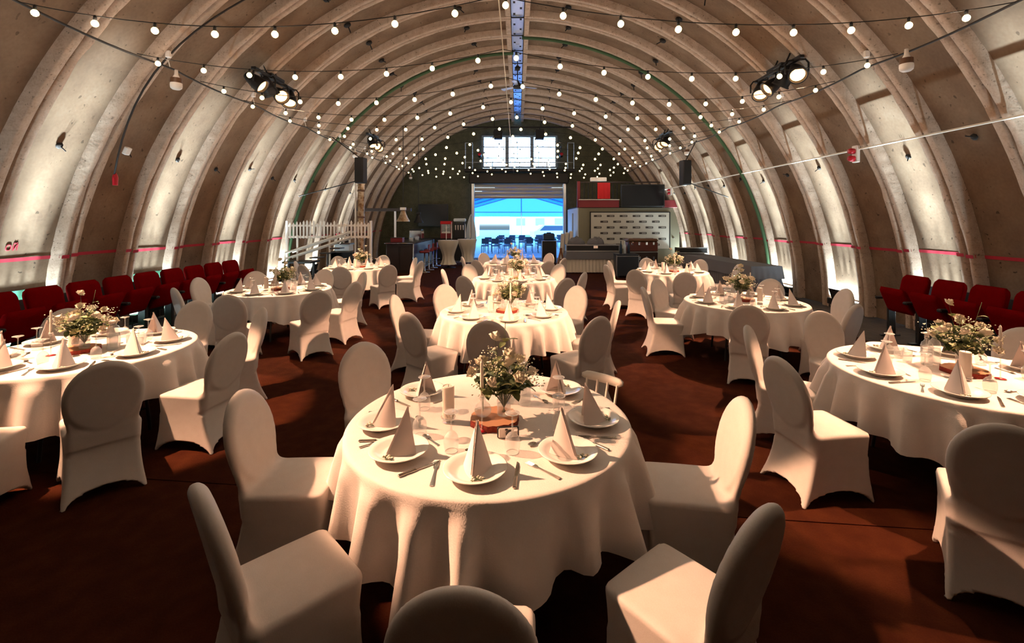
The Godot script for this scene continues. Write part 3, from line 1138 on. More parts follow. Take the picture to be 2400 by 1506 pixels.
	for k in 40:
		tri(s, Vector3(0, 0.034, 0), ring_hi[k + 1] , ring_hi[k])
		tri(s, Vector3(0, 0.0005, 0), ring_lo[k], ring_lo[k + 1])
	put("sawn_face", s, M.slice_top, o)
	K.slice = o
	o = proto("jar_vase", "vase")
	s = new_st()
	lathe(s, [Vector2(0, 0.0), Vector2(0.036, 0.0), Vector2(0.04, 0.006), Vector2(0.04, 0.085), Vector2(0.033, 0.1), Vector2(0.032, 0.125), Vector2(0.035, 0.128), Vector2(0.033, 0.13)], 20)
	put("body", s, M.glass, o)
	s = new_st()
	lathe(s, [Vector2(0, 0.004), Vector2(0.037, 0.004), Vector2(0.037, 0.06), Vector2(0, 0.06)], 20)
	put("water", s, M.water, o)
	K.jar = o
	o = proto("bulb_vase", "vase")
	s = new_st()
	lathe(s, [Vector2(0, 0.0), Vector2(0.03, 0.0), Vector2(0.045, 0.015), Vector2(0.05, 0.035), Vector2(0.04, 0.06), Vector2(0.016, 0.085), Vector2(0.012, 0.12), Vector2(0.016, 0.145), Vector2(0.02, 0.15)], 20)
	put("body", s, M.glass, o)
	s = new_st()
	lathe(s, [Vector2(0, 0.004), Vector2(0.03, 0.005), Vector2(0.043, 0.016), Vector2(0.047, 0.034), Vector2(0, 0.034)], 20)
	put("water", s, M.water, o)
	K.bulb_vase = o
	for v in 3:
		K["bouquet%d" % v] = make_bouquet(v)
	o = proto("bud_sprig", "flower sprig")
	s = new_st()
	var r3 := RandomNumberGenerator.new()
	r3.seed = 17
	for k in 2:
		tube(s, [Vector3(0, 0.02, 0), Vector3(0.005 - 0.01 * k, 0.12, 0.0), Vector3(-0.03 + 0.05 * k, 0.22, 0.02)], 0.0018, 5)
	put("stem", s, M.stem, o)
	for k in 14:
		var y := 0.13 + 0.1 * k / 14.0
		var a := k * 2.4
		inst("leaf", leaf_mesh(0.04, 0.026, [M.leaf_a, M.leaf_b][k % 2]), o, Transform3D(Basis.from_euler(Vector3(r3.randf_range(-0.9, 0.3), a, 0)), Vector3((-0.03 + 0.05 * (k % 2)) * (y - 0.02) / 0.2, y, 0.01)))
	K.bud = o

var leaf_cache := {}
func leaf_mesh(l: float, w: float, m: Material) -> ArrayMesh:
	var key := [l, w, m]
	if leaf_cache.has(key): return leaf_cache[key]
	var s := new_st()
	var rows := []
	for i in 7:
		var t := i / 6.0
		var half := w / 2 * pow(sin(PI * pow(t, 0.85)), 0.75) if t > 0.0 and t < 1.0 else 0.0004
		var row := []
		for k in 5:
			var u := (k - 2) / 2.0
			row.append(Vector3(half * u, 0.12 * l * sin(PI * t) - 0.10 * w * (1.0 - absf(u)) , -l * t))
		rows.append(row)
	sheet(s, rows)
	leaf_cache[key] = mesh_of(s, m)
	return leaf_cache[key]

var blossom_cache: ArrayMesh
func blossom_mesh() -> ArrayMesh:
	if blossom_cache: return blossom_cache
	var s := new_st()
	for ring in 3:
		var n: int = [4, 5, 6][ring]
		for k in n:
			var a := TAU * k / n + ring * 0.5
			var tilt: float = [0.25, 0.65, 1.1][ring]
			var rows := []
			for i in 5:
				var t := i / 4.0
				var row := []
				for j in 5:
					var u := (j - 2) / 2.0
					var wd := 0.017 * sin(PI * (0.18 + 0.74 * t)) * (0.8 + 0.15 * ring)
					var rr := 0.004 + 0.026 * t * sin(tilt) * (0.8 + 0.2 * ring)
					var yy := 0.026 * t * cos(tilt) - 0.004 * ring + 0.006 * t * t * u * u
					var p := Vector3(rr - 0.008 * u * u * t, yy, wd * u)
					row.append(p.rotated(Vector3.UP, a))
				rows.append(row)
			sheet(s, rows, false, ring * 10 + k)
	blossom_cache = mesh_of(s, M.petal)
	return blossom_cache

func make_bouquet(v: int) -> Node3D:
	var o := proto("bouquet", "bouquet")
	var q := RandomNumberGenerator.new()
	q.seed = 900 + v * 31
	var stems := new_st()
	var leaves := [leaf_mesh(0.055, 0.034, M.leaf_a), leaf_mesh(0.05, 0.036, M.leaf_b), leaf_mesh(0.06, 0.03, M.leaf_c), leaf_mesh(0.045, 0.032, M.leaf_a)]
	var dots := new_st()
	var n_stem := 38
	for k in n_stem:
		var a := k * 2.399 + q.randf() * 0.5
		var reach := 0.03 + 0.18 * sqrt(float(k) / n_stem)
		var tall := 0.38 + q.randf_range(-0.06, 0.05) - 0.75 * reach
		if k == 2: tall = 0.5
		if k == 6: tall = 0.46
		if k == 2 or k == 6: reach = 0.11
		var tip := Vector3(reach * cos(a), tall, reach * sin(a))
		var mid := Vector3(tip.x * 0.25, 0.15, tip.z * 0.25)
		var pts := []
		for i in 7:
			var t := i / 6.0
			var base := Vector3(-tip.x * 0.06, 0.01, -tip.z * 0.06)
			pts.append(base.lerp(mid, t).lerp(mid.lerp(tip, t), t))
		tube(stems, pts, 0.0017, 4)
		var kind := k % 3
		if kind == 0:
			var b := inst("blossom", blossom_mesh(), o, Transform3D(Basis.from_euler(Vector3(sin(a) * 0.7, q.randf() * TAU, -cos(a) * 0.7)).scaled(Vector3.ONE * q.randf_range(1.15, 1.5)), tip))
			var core := new_st()
			lathe(core, [Vector2(0, 0.004), Vector2(0.008, 0.01), Vector2(0.006, 0.018), Vector2(0, 0.02)], 7)
			put("core", core, M.petal_core, b)
		if kind == 1:
			for j in 16:
				var p := tip + Vector3(q.randf_range(-1, 1), q.randf_range(-0.8, 0.8), q.randf_range(-1, 1)) * 0.045
				lathe(dots, [Vector2(0, -0.005), Vector2(0.006, 0), Vector2(0, 0.005)], 5, Transform3D(Basis.IDENTITY, p))
		for j in (9 if kind == 2 else 5):
			var t := q.randf_range(0.5, 1.0)
			var p: Vector3 = pts[int(t * 6)]
			var e := Vector3(q.randf_range(-0.5, 0.7), q.randf() * TAU, q.randf_range(-0.5, 0.5))
			inst("leaf", leaves[q.randi() % 4], o, Transform3D(Basis.from_euler(e).scaled(Vector3.ONE * q.randf_range(0.95, 1.45)), p))
	put("stems", stems, M.stem, o)
	var dd := put("small_white_flowers", dots, M.petal, o)
	dd.set_meta("kind", "stuff")
	return o

# which side of its table a thing is on, told by the hall's own landmarks (angle 0 looks away from the roller door)
func side_of(phi: float) -> String:
	var k := posmod(int(round(rad_to_deg(phi) / 45.0)), 8)
	return ["side away from the door", "banner side, away from door", "banner side", "corner toward door and banner", "door side", "corner toward door and bar", "bar side", "bar side, away from door"][k]

# one laid place: plate, napkin, cutlery, glass and sprig
func setting(c: Vector3, phi: float, table_name: String, full: bool) -> void:
	var who := table_name + ", " + side_of(phi)
	var dir := Vector3(sin(phi), 0, cos(phi))
	var b := Basis(Vector3.UP, phi)
	var p := c + dir * 0.595
	var y := Vector3(0, 0.7515, 0)
	place(K.plate, p + y, phi, "white dinner plate, " + who, "plates, " + table_name)
	place(K.napkin, p + y + Vector3(0, 0.0105, 0) + b * Vector3(0, 0, -0.015), phi + rng.randf_range(-0.25, 0.25), "white cone napkin, " + who, "napkins, " + table_name)
	place(K.wine, p + y + b * Vector3(0.155, 0, -0.20), 0.0, "upturned wine glass, " + who, "wine glasses, " + table_name)
	place(K.fork, p + y + b * Vector3(-0.185, 0, 0.01), phi + rng.randf_range(-0.12, 0.12), "steel fork, " + who, "forks, " + table_name)
	place(K.knife, p + y + b * Vector3(0.185, 0, 0.01), phi + rng.randf_range(-0.12, 0.12), "steel table knife, " + who, "knives, " + table_name)
	if full:
		place(K.spoon, p + y + b * Vector3(-0.01, 0, -0.19), phi + PI / 2 + rng.randf_range(-0.2, 0.2), "steel dessert spoon, " + who, "spoons, " + table_name)
		place(K.sprig, p + y + Vector3(0, 0.011, 0) + b * Vector3(0.02, 0, 0.075), phi + rng.randf_range(-0.5, 0.5), "small plate sprig, " + who, "plate sprigs, " + table_name)

func dress(c: Vector3, who: String, settings: Array, variant: int, full: bool, opt: Dictionary) -> void:
	for deg in settings:
		setting(c, deg_to_rad(deg), who, full)
	var y := Vector3(0, 0.7515, 0)
	var turn: float = opt.get("turn", 0.0)
	var b := Basis(Vector3.UP, turn)
	var sl := c + y + b * Vector3(0.02, 0, 0.06)
	place(K.slice, sl, turn * 3.0 + variant, "round slice of red-barked wood, " + who, "wood slices under the vases")
	var top := sl + Vector3(0, 0.0345, 0)
	var j := top + b * Vector3(0.055, 0, -0.01)
	place(K.jar, j, 0.0, "glass jar vase holding the bouquet, " + who, "jar vases")
	place(K["bouquet%d" % variant], j + Vector3(0, 0.0045, 0), turn + opt.get("spin", 0.0), "bouquet of white flowers and eucalyptus leaves, " + who, "bouquets on the tables")
	var bv := top + b * Vector3(-0.065, 0, -0.01)
	place(K.bulb_vase, bv, 0.0, "round-bellied clear glass vase on the wood slice, " + who, "bellied vases")
	place(K.bud, bv + Vector3(0, 0.004, 0), turn + 1.0, "leafy eucalyptus sprig in the bellied vase, " + who, "eucalyptus sprigs")
	place(K.pillar, c + y + b * opt.get("pillar", Vector3(-0.19, 0, 0.04)), 0.0, "thick white pillar candle, " + who, "pillar candles")
	place(K.taper, c + y + b * opt.get("taper", Vector3(-0.01, 0, 0.24)), 0.0, "slim white taper candle in a glass holder, " + who, "taper candles")
	for k in 2:
		place(K.bottle, c + y + b * opt.get("bottles", Vector3(0.2, 0, -0.1)) + b * Vector3(-0.09 * k, 0, -0.05 * k), 0.4, ["clear water bottle", "clear water bottle behind its twin"][k] + ", " + who, "water bottles, " + who)
	if full:
		for k in 2:
			place(K.tumbler, c + y + b * Vector3(0.1 + 0.1 * k, 0, -0.27 - 0.05 * k), 0.0, ["clear glass tumbler", "clear tumbler farther from the bottles"][k] + ", " + who, "tumblers, " + who)

func photo_camera(pos: Vector3, turn: float) -> void:
	var o := thing("disposable_camera", "small white and black disposable camera beside the wood slice", "camera", pos, turn)
	var s := new_st()
	bx(s, Vector3(0, 0.03, 0), Vector3(0.105, 0.052, 0.026), 0.006)
	put("body", s, M.frost, o)
	s = new_st()
	bx(s, Vector3(0, 0.03, -0.002), Vector3(0.115, 0.058, 0.022), 0.006)
	put("shell", s, M.black, o)
	s = new_st()
	turned(s, [Vector2(0, 0), Vector2(0.018, 0), Vector2(0.017, 0.012), Vector2(0.009, 0.013), Vector2(0.008, 0.009), Vector2(0, 0.009)], 18, Transform3D(Basis(Vector3(1, 0, 0), Vector3(0, 0, 1), Vector3(0, -1, 0)), Vector3(0.004, 0.028, 0.012)))
	put("lens", s, M.black, o)
	s = new_st()
	bx(s, Vector3(0.038, 0.046, 0.0125), Vector3(0.022, 0.014, 0.004), 0.001)
	put("flash", s, M.chrome, o)
	s = new_st()
	bx(s, Vector3(-0.01, 0.049, 0.0125), Vector3(0.014, 0.009, 0.004), 0.001)
	put("viewfinder", s, M.screen, o)

const ORDINAL := ["first", "second", "third", "fourth", "fifth", "sixth", "seventh", "eighth", "ninth", "tenth", "eleventh", "twelfth", "thirteenth", "fourteenth", "fifteenth", "sixteenth", "seventeenth", "eighteenth", "nineteenth", "twentieth"]

# ---------------------------------------------------------------- red theatre seats
func make_seat() -> Node3D:
	# faces local +z, back against the wall at -z
	var o := proto("theatre_seat", "theatre seat")
	var s := new_st()
	var rows := []
	var n := 14
	for i in n + 1:
		var t := i / float(n)
		var h := 0.45 + 0.56 * t
		var zc := -0.20 - 0.13 * t
		var w := 0.245 - 0.012 * (1.0 - t)
		if t > 0.8: w *= sqrt(1.0 - pow((t - 0.8) / 0.2, 2.0) * 0.35)
		var th := 0.055 * (1.0 if t < 0.9 else sqrt(maxf(0.05, 1.0 - pow((t - 0.9) / 0.1, 2.0))))
		var row := []
		for k in 25:
			var a := TAU * k / 24.0
			var cx := signf(cos(a)) * pow(absf(cos(a)), 0.35)
			var cz := signf(sin(a)) * pow(absf(sin(a)), 0.6)
			row.append(Vector3(w * cx, h, zc + th * cz - 0.02 * cx * cx * -1.0))
		rows.append(row)
	sheet(s, rows)
	for e in [0, n]:
		var c := Vector3.ZERO
		for k in 24: c += rows[e][k] / 24.0
		for k in 24:
			if e == 0: tri(s, c, rows[e][k + 1], rows[e][k])
			else: tri(s, c, rows[e][k], rows[e][k + 1])
	put("backrest", s, M.red_velvet, o)
	s = new_st()
	rows = []
	var tilt := Transform3D(Basis(Vector3(1, 0, 0), -1.15), Vector3(0, 0.42, -0.08))
	for i in 11:
		var t := i / 10.0
		var row := []
		var e := sqrt(maxf(0.0, 1.0 - pow(absf(2.0 * t - 1.0), 6.0)))
		for k in 25:
			var a := TAU * k / 24.0
			var cx := signf(cos(a)) * pow(absf(cos(a)), 0.35)
			var cy := signf(sin(a)) * pow(absf(sin(a)), 0.6)
			row.append(tilt * Vector3(0.235 * cx * (0.9 + 0.1 * e), 0.06 * cy * e, 0.44 * t))
		rows.append(row)
	sheet(s, rows)
	put("seat", s, M.red_velvet, o)
	for sx in [-1, 1]:
		s = new_st()
		bx(s, Vector3(sx * 0.272, 0.63, -0.06), Vector3(0.05, 0.045, 0.4), 0.015)
		put("armrest", s, M.black, o)
		s = new_st()
		bx(s, Vector3(sx * 0.272, 0.31, -0.12), Vector3(0.04, 0.6, 0.13), 0.01)
		bx(s, Vector3(sx * 0.272, 0.012, -0.1), Vector3(0.05, 0.024, 0.32), 0.008)
		put("standard", s, M.black, o)
	s = new_st()
	bx(s, Vector3(0, 0.72, -0.315), Vector3(0.46, 0.5, 0.02), 0.008, Transform3D(Basis(Vector3(1, 0, 0), -0.22), Vector3(0, 0.0, -0.13 + 0.0)).translated_local(Vector3(0, -0.05, 0.02)))
	put("back_shell", s, M.black, o)
	s = new_st()
	lathe(s, [Vector2(0, 0), Vector2(0.012, 0.001), Vector2(0, 0.004)], 8, Transform3D(Basis(Vector3(1, 0, 0), Vector3(0, 0, 1), Vector3(0, -1, 0)), Vector3(0, 0.93, -0.262)))
	put("number_stud", s, M.alu, o)
	return o

# ---------------------------------------------------------------- festoon lights
const CABLE_X := 5.2
const CABLE_H := 4.17

func festoon(d: float, k: int, count: int) -> void:
	var o := thing("festoon_string", "string of round warm bulbs across the hall, %s from the high window" % ORDINAL[count - 1 - k], "string lights", P(0, 0, d), 0.0, "festoon strings across the hall")
	var wire := new_st()
	var spots := []
	for half in 2:
		var a := Vector3(-CABLE_X, CABLE_H, 0) if half == 0 else Vector3(-0.2, 4.23, 0)
		var b := Vector3(-0.2, 4.23, 0) if half == 0 else Vector3(CABLE_X, CABLE_H, 0)
		var sag := 0.30 + 0.03 * sin(k * 1.7 + half)
		var pts := []
		for i in 19:
			var t := i / 18.0
			pts.append(a.lerp(b, t) - Vector3(0, 4.0 * sag * t * (1.0 - t), 0))
		tube(wire, pts, 0.0055, 5)
		var n := 8
		for i in n + half:
			var t := (i + 0.45 + 0.2 * sin(k * 2.1)) / float(n) if half == 0 else (i + 0.3 + 0.2 * sin(k * 2.1)) / float(n + 1)
			spots.append(a.lerp(b, t) - Vector3(0, 4.0 * sag * t * (1.0 - t), 0))
	put("cable", wire, M.cable, o)
	for i in spots.size():
		inst("socket", K.socket, o, Transform3D(Basis.IDENTITY, spots[i]))
		inst("bulb", K.bulb, o, Transform3D(Basis.IDENTITY, spots[i]))
		if (i + k) % 3 == 0:
			var l := OmniLight3D.new()
			l.name = "bulb_light"
			l.light_energy = BULB_ENERGY
			l.light_color = Color(1.0, 0.90, 0.80)
			l.omni_range = 40.0
			l.omni_attenuation = 2.0
			l.light_size = 0.02
			l.shadow_enabled = true
			o.add_child(l, true)
			l.position = spots[i] - Vector3(0, 0.075, 0)

const BULB_ENERGY := 0.14

func festoons() -> void:
	var s := new_st()
	lathe(s, [Vector2(0, 0.008), Vector2(0.012, 0.006), Vector2(0.016, -0.01), Vector2(0.015, -0.045), Vector2(0, -0.045)], 10)
	K.socket = mesh_of(s, M.black)
	s = new_st()
	lathe(s, [Vector2(0, -0.116), Vector2(0.016, -0.112), Vector2(0.03, -0.098), Vector2(0.0345, -0.081), Vector2(0.03, -0.063), Vector2(0.017, -0.048), Vector2(0.0, -0.044)], 14)
	K.bulb = mesh_of(s, M.bulb)
	var d := 2.0
	var list := [2.1, 3.4, 4.8, 6.3, 7.55]
	while list[-1] < 20.0:
		list.append(list[-1] + 1.2)
	for k in list.size():
		festoon(list[k], k, list.size())
	# the two carrying cables and the centre wire, sagging from hook to hook
	for side in [-1.0, 1.0]:
		var pts := []
		for i in 90:
			var z := -2.9 + (FAR + 2.85) * i / 89.0
			var f := fposmod(z - JOINT, BAY * 2.0) / (BAY * 2.0)
			pts.append(P(side * (CABLE_X + 0.0), CABLE_H + 0.01 - 0.10 * 4.0 * f * (1.0 - f) * 0.5, z))
		var w := new_st()
		tube(w, pts, 0.014, 6)
		var o := put("carrying_cable", w, M.cable, self)
		o.name = numbered("carrying_cable")
		tag(o, "thick dark cable carrying the festoon strings along the %s" % ("wall with the long red seat row" if side < 0.0 else "wall with the white conduit"), "cable")
		for k in 11:
			var z := JOINT + BAY * 2.0 * (k - 4)
			if z > FAR - 1.0 or z < -2.0: continue
			var h := new_st()
			var e := sqrt(R_RIB * R_RIB - 4.4 * 4.4)
			rod(h, P(side * CABLE_X, CABLE_H, z), P(side * (e + 0.02), 4.4, z), 0.006, 5)
			bx(h, P(side * (e - 0.01), 4.38, z), Vector3(0.07, 0.1, 0.05), 0.006)
			var hk := put("cable_hook", h, M.frost, self)
			hk.name = numbered("cable_hook")
			tag(hk, "small white cable bracket, %s rib from the far wall, %s side" % [ORDINAL[10 - k], "bar" if side < 0.0 else "banner"], "bracket", "cable brackets on the ribs")
	var c := new_st()
	var cp := []
	for i in 40:
		var z := -2.9 + (FAR + 2.85) * i / 39.0
		cp.append(P(-0.2, 4.235 + 0.012 * sin(z * 2.6), z))
	tube(c, cp, 0.007, 6)
	var cw := put("centre_wire", c, M.grey_wire, self)
	tag(cw, "thin pale wire running down the middle of the hall to the window", "wire")
	# big LED bulbs hung from the cables
	for q in [[-1.0, 6.95, "beside the dark power lead"], [1.0, 6.1, "on the cable above the short red row"], [-1.0, 14.6, "above the column speaker by the stove pipe"], [1.0, 14.0, "above the column speaker by the buffet"], [-1.0, 22.2, "over the bar"]]:
		var o := thing("pendant_bulb", "large unlit bulb with brown collar, " + q[2], "bulb", P(q[0] * CABLE_X * 0.99, CABLE_H - 0.06, q[1]), 0.0, "large unlit bulbs on the cables")
		var b := new_st()
		lathe(b, [Vector2(0, 0.05), Vector2(0.022, 0.05), Vector2(0.026, -0.02), Vector2(0.045, -0.06), Vector2(0.05, -0.07), Vector2(0, -0.07)], 16)
		put("neck", b, M.frost, o)
		b = new_st()
		turned(b, [Vector2(0.0, -0.07), Vector2(0.074, -0.075), Vector2(0.078, -0.15), Vector2(0, -0.15)], 18)
		put("collar", b, M.brown_plastic, o)
		b = new_st()
		lathe(b, [Vector2(0.078, -0.15), Vector2(0.08, -0.19), Vector2(0.074, -0.225), Vector2(0.05, -0.245), Vector2(0, -0.252)], 18)
		put("dome", b, M.frost, o)

# ---------------------------------------------------------------- things on the walls
func wall_things() -> void:
	var w := new_st()
	var pts := []
	for i in 30:
		pts.append(P(sqrt(R_RIB * R_RIB - 3.15 * 3.15) - 0.03, 3.15, -2.8 + 25.0 * i / 29.0))
	tube(w, pts, 0.016, 8)
	var c := put("conduit", w, M.white_paint, self)
	tag(c, "long white conduit pipe running along the right-hand ribs above the red stripe", "pipe")
	for q in [[8.2, 3.05], [18.1, 3.0]]:
		var x := sqrt(R_RIB * R_RIB - 3.15 * 3.15) - 0.05
		var o := thing("socket_box", "pair of red power sockets on a white box under the conduit", "socket", P(x, q[1], q[0]), 0.0, "red sockets on the conduit")
		var s := new_st()
		bx(s, Vector3(0, 0.02, 0), Vector3(0.07, 0.3, 0.12), 0.01)
		put("box", s, M.frost, o)
		for k in 2:
			s = new_st()
			lathe(s, [Vector2(0, 0), Vector2(0.05, 0), Vector2(0.055, 0.06), Vector2(0.04, 0.1), Vector2(0, 0.1)], 14, Transform3D(Basis(Vector3(0, 0, 1), PI / 2), Vector3(-0.03, 0.07 - 0.13 * k, 0)))
			put("socket", s, M.red_lens, o)
	# dark lead on the left: from the ridge to the cable, then down to a box with a red lamp
	var lead := new_st()
	var lp := []
	for i in 24:
		var deg := lerpf(78.0, 22.5, i / 23.0)
		lp.append(arc(-1.0, R_RIB - 0.03, deg, 7.15 + 0.25 * sin(i * 0.28)))
	tube(lead, lp, 0.014, 6)
	var ld := put("power_lead", lead, M.cable, self)
	tag(ld, "dark power lead running down the arch to a red lamp", "cable")
	var e := arc(-1.0, R_RIB - 0.05, 26.0, 7.2)
	var jb := thing("junction_box", "small white junction box on the dark power lead", "junction box", e)
	var s := new_st()
	bx(s, Vector3.ZERO, Vector3(0.07, 0.12, 0.09), 0.01, Transform3D(Basis(Vector3(0, 0, 1), -0.45), Vector3.ZERO))
	put("box", s, M.frost, jb)
	e = arc(-1.0, R_RIB - 0.06, 22.0, 7.2)
	var rl := thing("red_plug", "small red plug hanging at the end of the dark lead", "plug", e)
	s = new_st()
	turned(s, [Vector2(0, -0.1), Vector2(0.035, -0.1), Vector2(0.04, 0.02), Vector2(0.03, 0.06), Vector2(0.012, 0.09), Vector2(0, 0.09)], 12)
	put("plug", s, M.red_lens, rl)
	# black column loudspeakers, one on each side
	for q in [[-1.0, 13.0, -4.42], [1.0, 13.6, 4.95]]:
		var o := thing("column_speaker", "tall black column loudspeaker hung above the %s" % ("chrome stove pipe" if q[0] < 0.0 else "grey draped buffet"), "loudspeaker", P(q[2], 2.93, q[1]), 0.15 * q[0])
		s = new_st()
		bx(s, Vector3(0, 0.36, 0), Vector3(0.26, 0.72, 0.26), 0.015)
		put("cabinet", s, M.black_soft, o)
		s = new_st()
		bx(s, Vector3(0, 0.36, 0.135), Vector3(0.23, 0.68, 0.012), 0.004)
		put("grille", s, M.iron, o)
		s = new_st()
		var xw: float = q[0] * sqrt(R_RIB * R_RIB - 4.3 * 4.3) - q[2]
		rod(s, Vector3(0, 0.7, 0), Vector3(xw * 0.96, 1.32, 0), 0.014)
		rod(s, Vector3(0, 0.1, 0), Vector3(q[0] * sqrt(R_RIB * R_RIB - 2.6 * 2.6) - q[2], -0.35, 0), 0.014)
		put("bracket", s, M.iron, o)
	# ceiling fan below the ridge
	var f := thing("ceiling_fan", "dark ceiling fan with three pale blades hanging from the ridge", "fan", P(0.0, 6.05, 14.4))
	s = new_st()
	rod(s, Vector3(0, 0.05, 0), Vector3(0, 0.8, 0), 0.015)
	lathe(s, [Vector2(0, 0.5), Vector2(0.07, 0.52), Vector2(0.09, 0.6), Vector2(0.04, 0.66), Vector2(0, 0.66)], 14)
	put("downrod", s, M.black, f)
	s = new_st()
	lathe(s, [Vector2(0, -0.06), Vector2(0.12, -0.05), Vector2(0.15, 0.0), Vector2(0.08, 0.1), Vector2(0.03, 0.2), Vector2(0, 0.2)], 16)
	put("motor", s, M.black, f)
	for k in 3:
		s = new_st()
		prism(s, PackedVector2Array([Vector2(0.1, -0.04), Vector2(0.62, -0.08), Vector2(0.66, 0.0), Vector2(0.62, 0.08), Vector2(0.1, 0.04)]), 0.01, Transform3D(Basis(Vector3.UP, PI * 0.78 + k * TAU / 3) * Basis(Vector3(1, 0, 0), PI / 2 + 0.2), Vector3(0, 0.02, 0)))
		put("blade", s, M.ridge, f)

# ---------------------------------------------------------------- far end of the hall
func simple(called: String, label: String, category: String, pos: Vector3, parts: Array, turn := 0.0, group := "") -> Node3D:
	# parts: [name, material, [[centre, size], ...], chamfer]
	var o := thing(called, label, category, pos, turn, group)
	for p in parts:
		var s := new_st()
		for b in p[2]:
			bx(s, b[0], b[1], p[3] if p.size() > 3 else 0.006)
		put(p[0], s, p[1], o)
	return o

func far_end() -> void:
	var V := func(x: float, y: float, z: float) -> Vector3: return Vector3(x, y, z)
	# catwalk railing under the window, two stage monitors, two red lamps
	var rail := thing("catwalk", "narrow steel catwalk with a tube railing above the roller door", "catwalk", P(0.1, 4.15, 22.75))
	var s := new_st()
	bx(s, Vector3(0, 0.16, 0.1), Vector3(5.4, 0.12, 0.55), 0.01)
	put("deck", s, M.iron, rail)
	for k in 5:
		s = new_st()
		rod(s, Vector3(-2.65 + 1.325 * k, 0.2, 0.3), Vector3(-2.65 + 1.325 * k, 1.5 if k in [0, 4] else 0.55, 0.3), 0.022)
		put("post", s, M.alu, rail)
	s = new_st()
	rod(s, Vector3(-2.65, 0.55, 0.3), Vector3(2.65, 0.55, 0.3), 0.02)
	put("rail", s, M.alu, rail)
	for q in [-2.3, 2.35]:
		s = new_st()
		rod(s, Vector3(q, 0.2, 0.3), Vector3(q, 1.5, 0.3), 0.02)
		rod(s, Vector3(signf(q) * 2.65, 1.5, 0.3), Vector3(q, 1.5, 0.3), 0.02)
		put("end_rail", s, M.alu, rail)
	var tr := thing("lighting_truss", "dark steel tube crossing the arch above the window", "truss", P(0, 6.28, 21.8))
	s = new_st()
	rod(s, Vector3(-2.6, 0, 0), Vector3(2.6, 0, 0), 0.035)
	put("tube", s, M.iron, tr)
	s = new_st()
	for q in [-1.1, 1.1]:
		rod(s, Vector3(q, 0, 0), Vector3(q, 0.53, 0), 0.015)
	put("hanger", s, M.iron, tr)
	for q in [[-0.92, "dark stage monitor hung before the left casement of the high window"], [1.05, "dark stage monitor hung before the right casement of the high window"]]:
		var o := thing("stage_monitor", q[1], "loudspeaker", P(q[0], 5.72, 21.8))
		s = new_st()
		prism(s, PackedVector2Array([Vector2(-0.19, 0.0), Vector2(0.19, 0.0), Vector2(0.22, 0.3), Vector2(0.18, 0.42), Vector2(-0.18, 0.42), Vector2(-0.22, 0.3)]), 0.35)
		put("cabinet", s, M.black_soft, o)
		s = new_st()
		rod(s, Vector3(0, 0.4, 0), Vector3(0, 0.56, 0), 0.02)
		put("clamp", s, M.iron, o)
	for q in [[-1.84, "small red stage lamp beside the high window, over the bar side"], [2.13, "small red stage lamp beside the high window, over the banner side"]]:
		var o := thing("red_stage_lamp", q[1], "stage light", P(q[0], 5.05, 22.4))
		s = new_st()
		turned(s, [Vector2(0, -0.12), Vector2(0.09, -0.12), Vector2(0.09, 0.12), Vector2(0, 0.14)], 14, Transform3D(Basis(Vector3(1, 0, 0), PI / 2.4), Vector3.ZERO))
		put("housing", s, M.black, o)
		s = new_st()
		lathe(s, [Vector2(0.08, 0.122), Vector2(0.04, 0.14), Vector2(0, 0.145)], 14, Transform3D(Basis(Vector3(1, 0, 0), PI / 2.4), Vector3.ZERO))
		put("lens", s, M.red_lens, o)
		s = new_st()
		rod(s, Vector3(0, 0.05, 0), Vector3(0, 0.45, -0.1), 0.012)
		rod(s, Vector3(0, 0.45, -0.1), Vector3(0, 0.45, -0.6), 0.012)
		put("bracket", s, M.iron, o)
	# bar side
	simple("television", "large black television on the dark wall behind the bar", "television", P(-4.2, 1.58, 22.9), [["frame", M.black, [[V.call(0, 0.55, 0), V.call(1.5, 1.1, 0.07)]]], ["screen", M.screen, [[V.call(0, 0.55, 0.04), V.call(1.42, 1.02, 0.01)]]]])
	var bar := thing("bar_counter", "dark wooden bar counter with a pale metal edge", "bar", P(-4.2, 0, 16.4))
	s = new_st()
	bx(s, Vector3(0, 0.52, -1.95), Vector3(0.95, 1.04, 3.9), 0.01)
	put("body", s, M.dark_wood, bar)
	s = new_st()
	bx(s, Vector3(0, 1.065, -1.95), Vector3(1.06, 0.05, 4.0), 0.01)
	put("worktop", s, M.iron, bar)
	s = new_st()
	bx(s, Vector3(0, 1.065, 0.06), Vector3(1.06, 0.03, 0.012), 0.002)
	bx(s, Vector3(0.536, 1.065, -1.95), Vector3(0.012, 0.03, 4.0), 0.002)
	put("metal_edge", s, M.chrome, bar)
	for k in 2:
		s = new_st()
		bx(s, Vector3(-0.24 + 0.48 * k, 0.52, 0.005), Vector3(0.42, 0.85, 0.02), 0.004)
		put("panel", s, M.dark_wood, bar)
	for k in 2:
		s = new_st()
		rod(s, Vector3(0.5, 0.0, 0.02 - k * 3.9), Vector3(0.5, 1.04, 0.02 - k * 3.9), 0.02)
		put("corner_post", s, M.chrome, bar)
	for k in 4:
		var o := thing("bar_stool", "chrome bar stool with dark red seat, %s along the bar from the railing side" % ORDINAL[k], "stool", P(-3.38, 0, 16.75 + 0.8 * k), PI / 2, "bar stools")
		s = new_st()
		lathe(s, [Vector2(0, 0), Vector2(0.2, 0), Vector2(0.2, 0.01), Vector2(0.05, 0.03), Vector2(0.03, 0.06), Vector2(0.025, 0.7), Vector2(0, 0.7)], 18)
		put("column", s, M.chrome, o)
		s = new_st()
		var ring := []
		for i in 17: ring.append(Vector3(0.14 * cos(TAU * i / 16), 0.3, 0.14 * sin(TAU * i / 16)))
		tube(s, ring, 0.01)
		put("foot_ring", s, M.chrome, o)
		s = new_st()
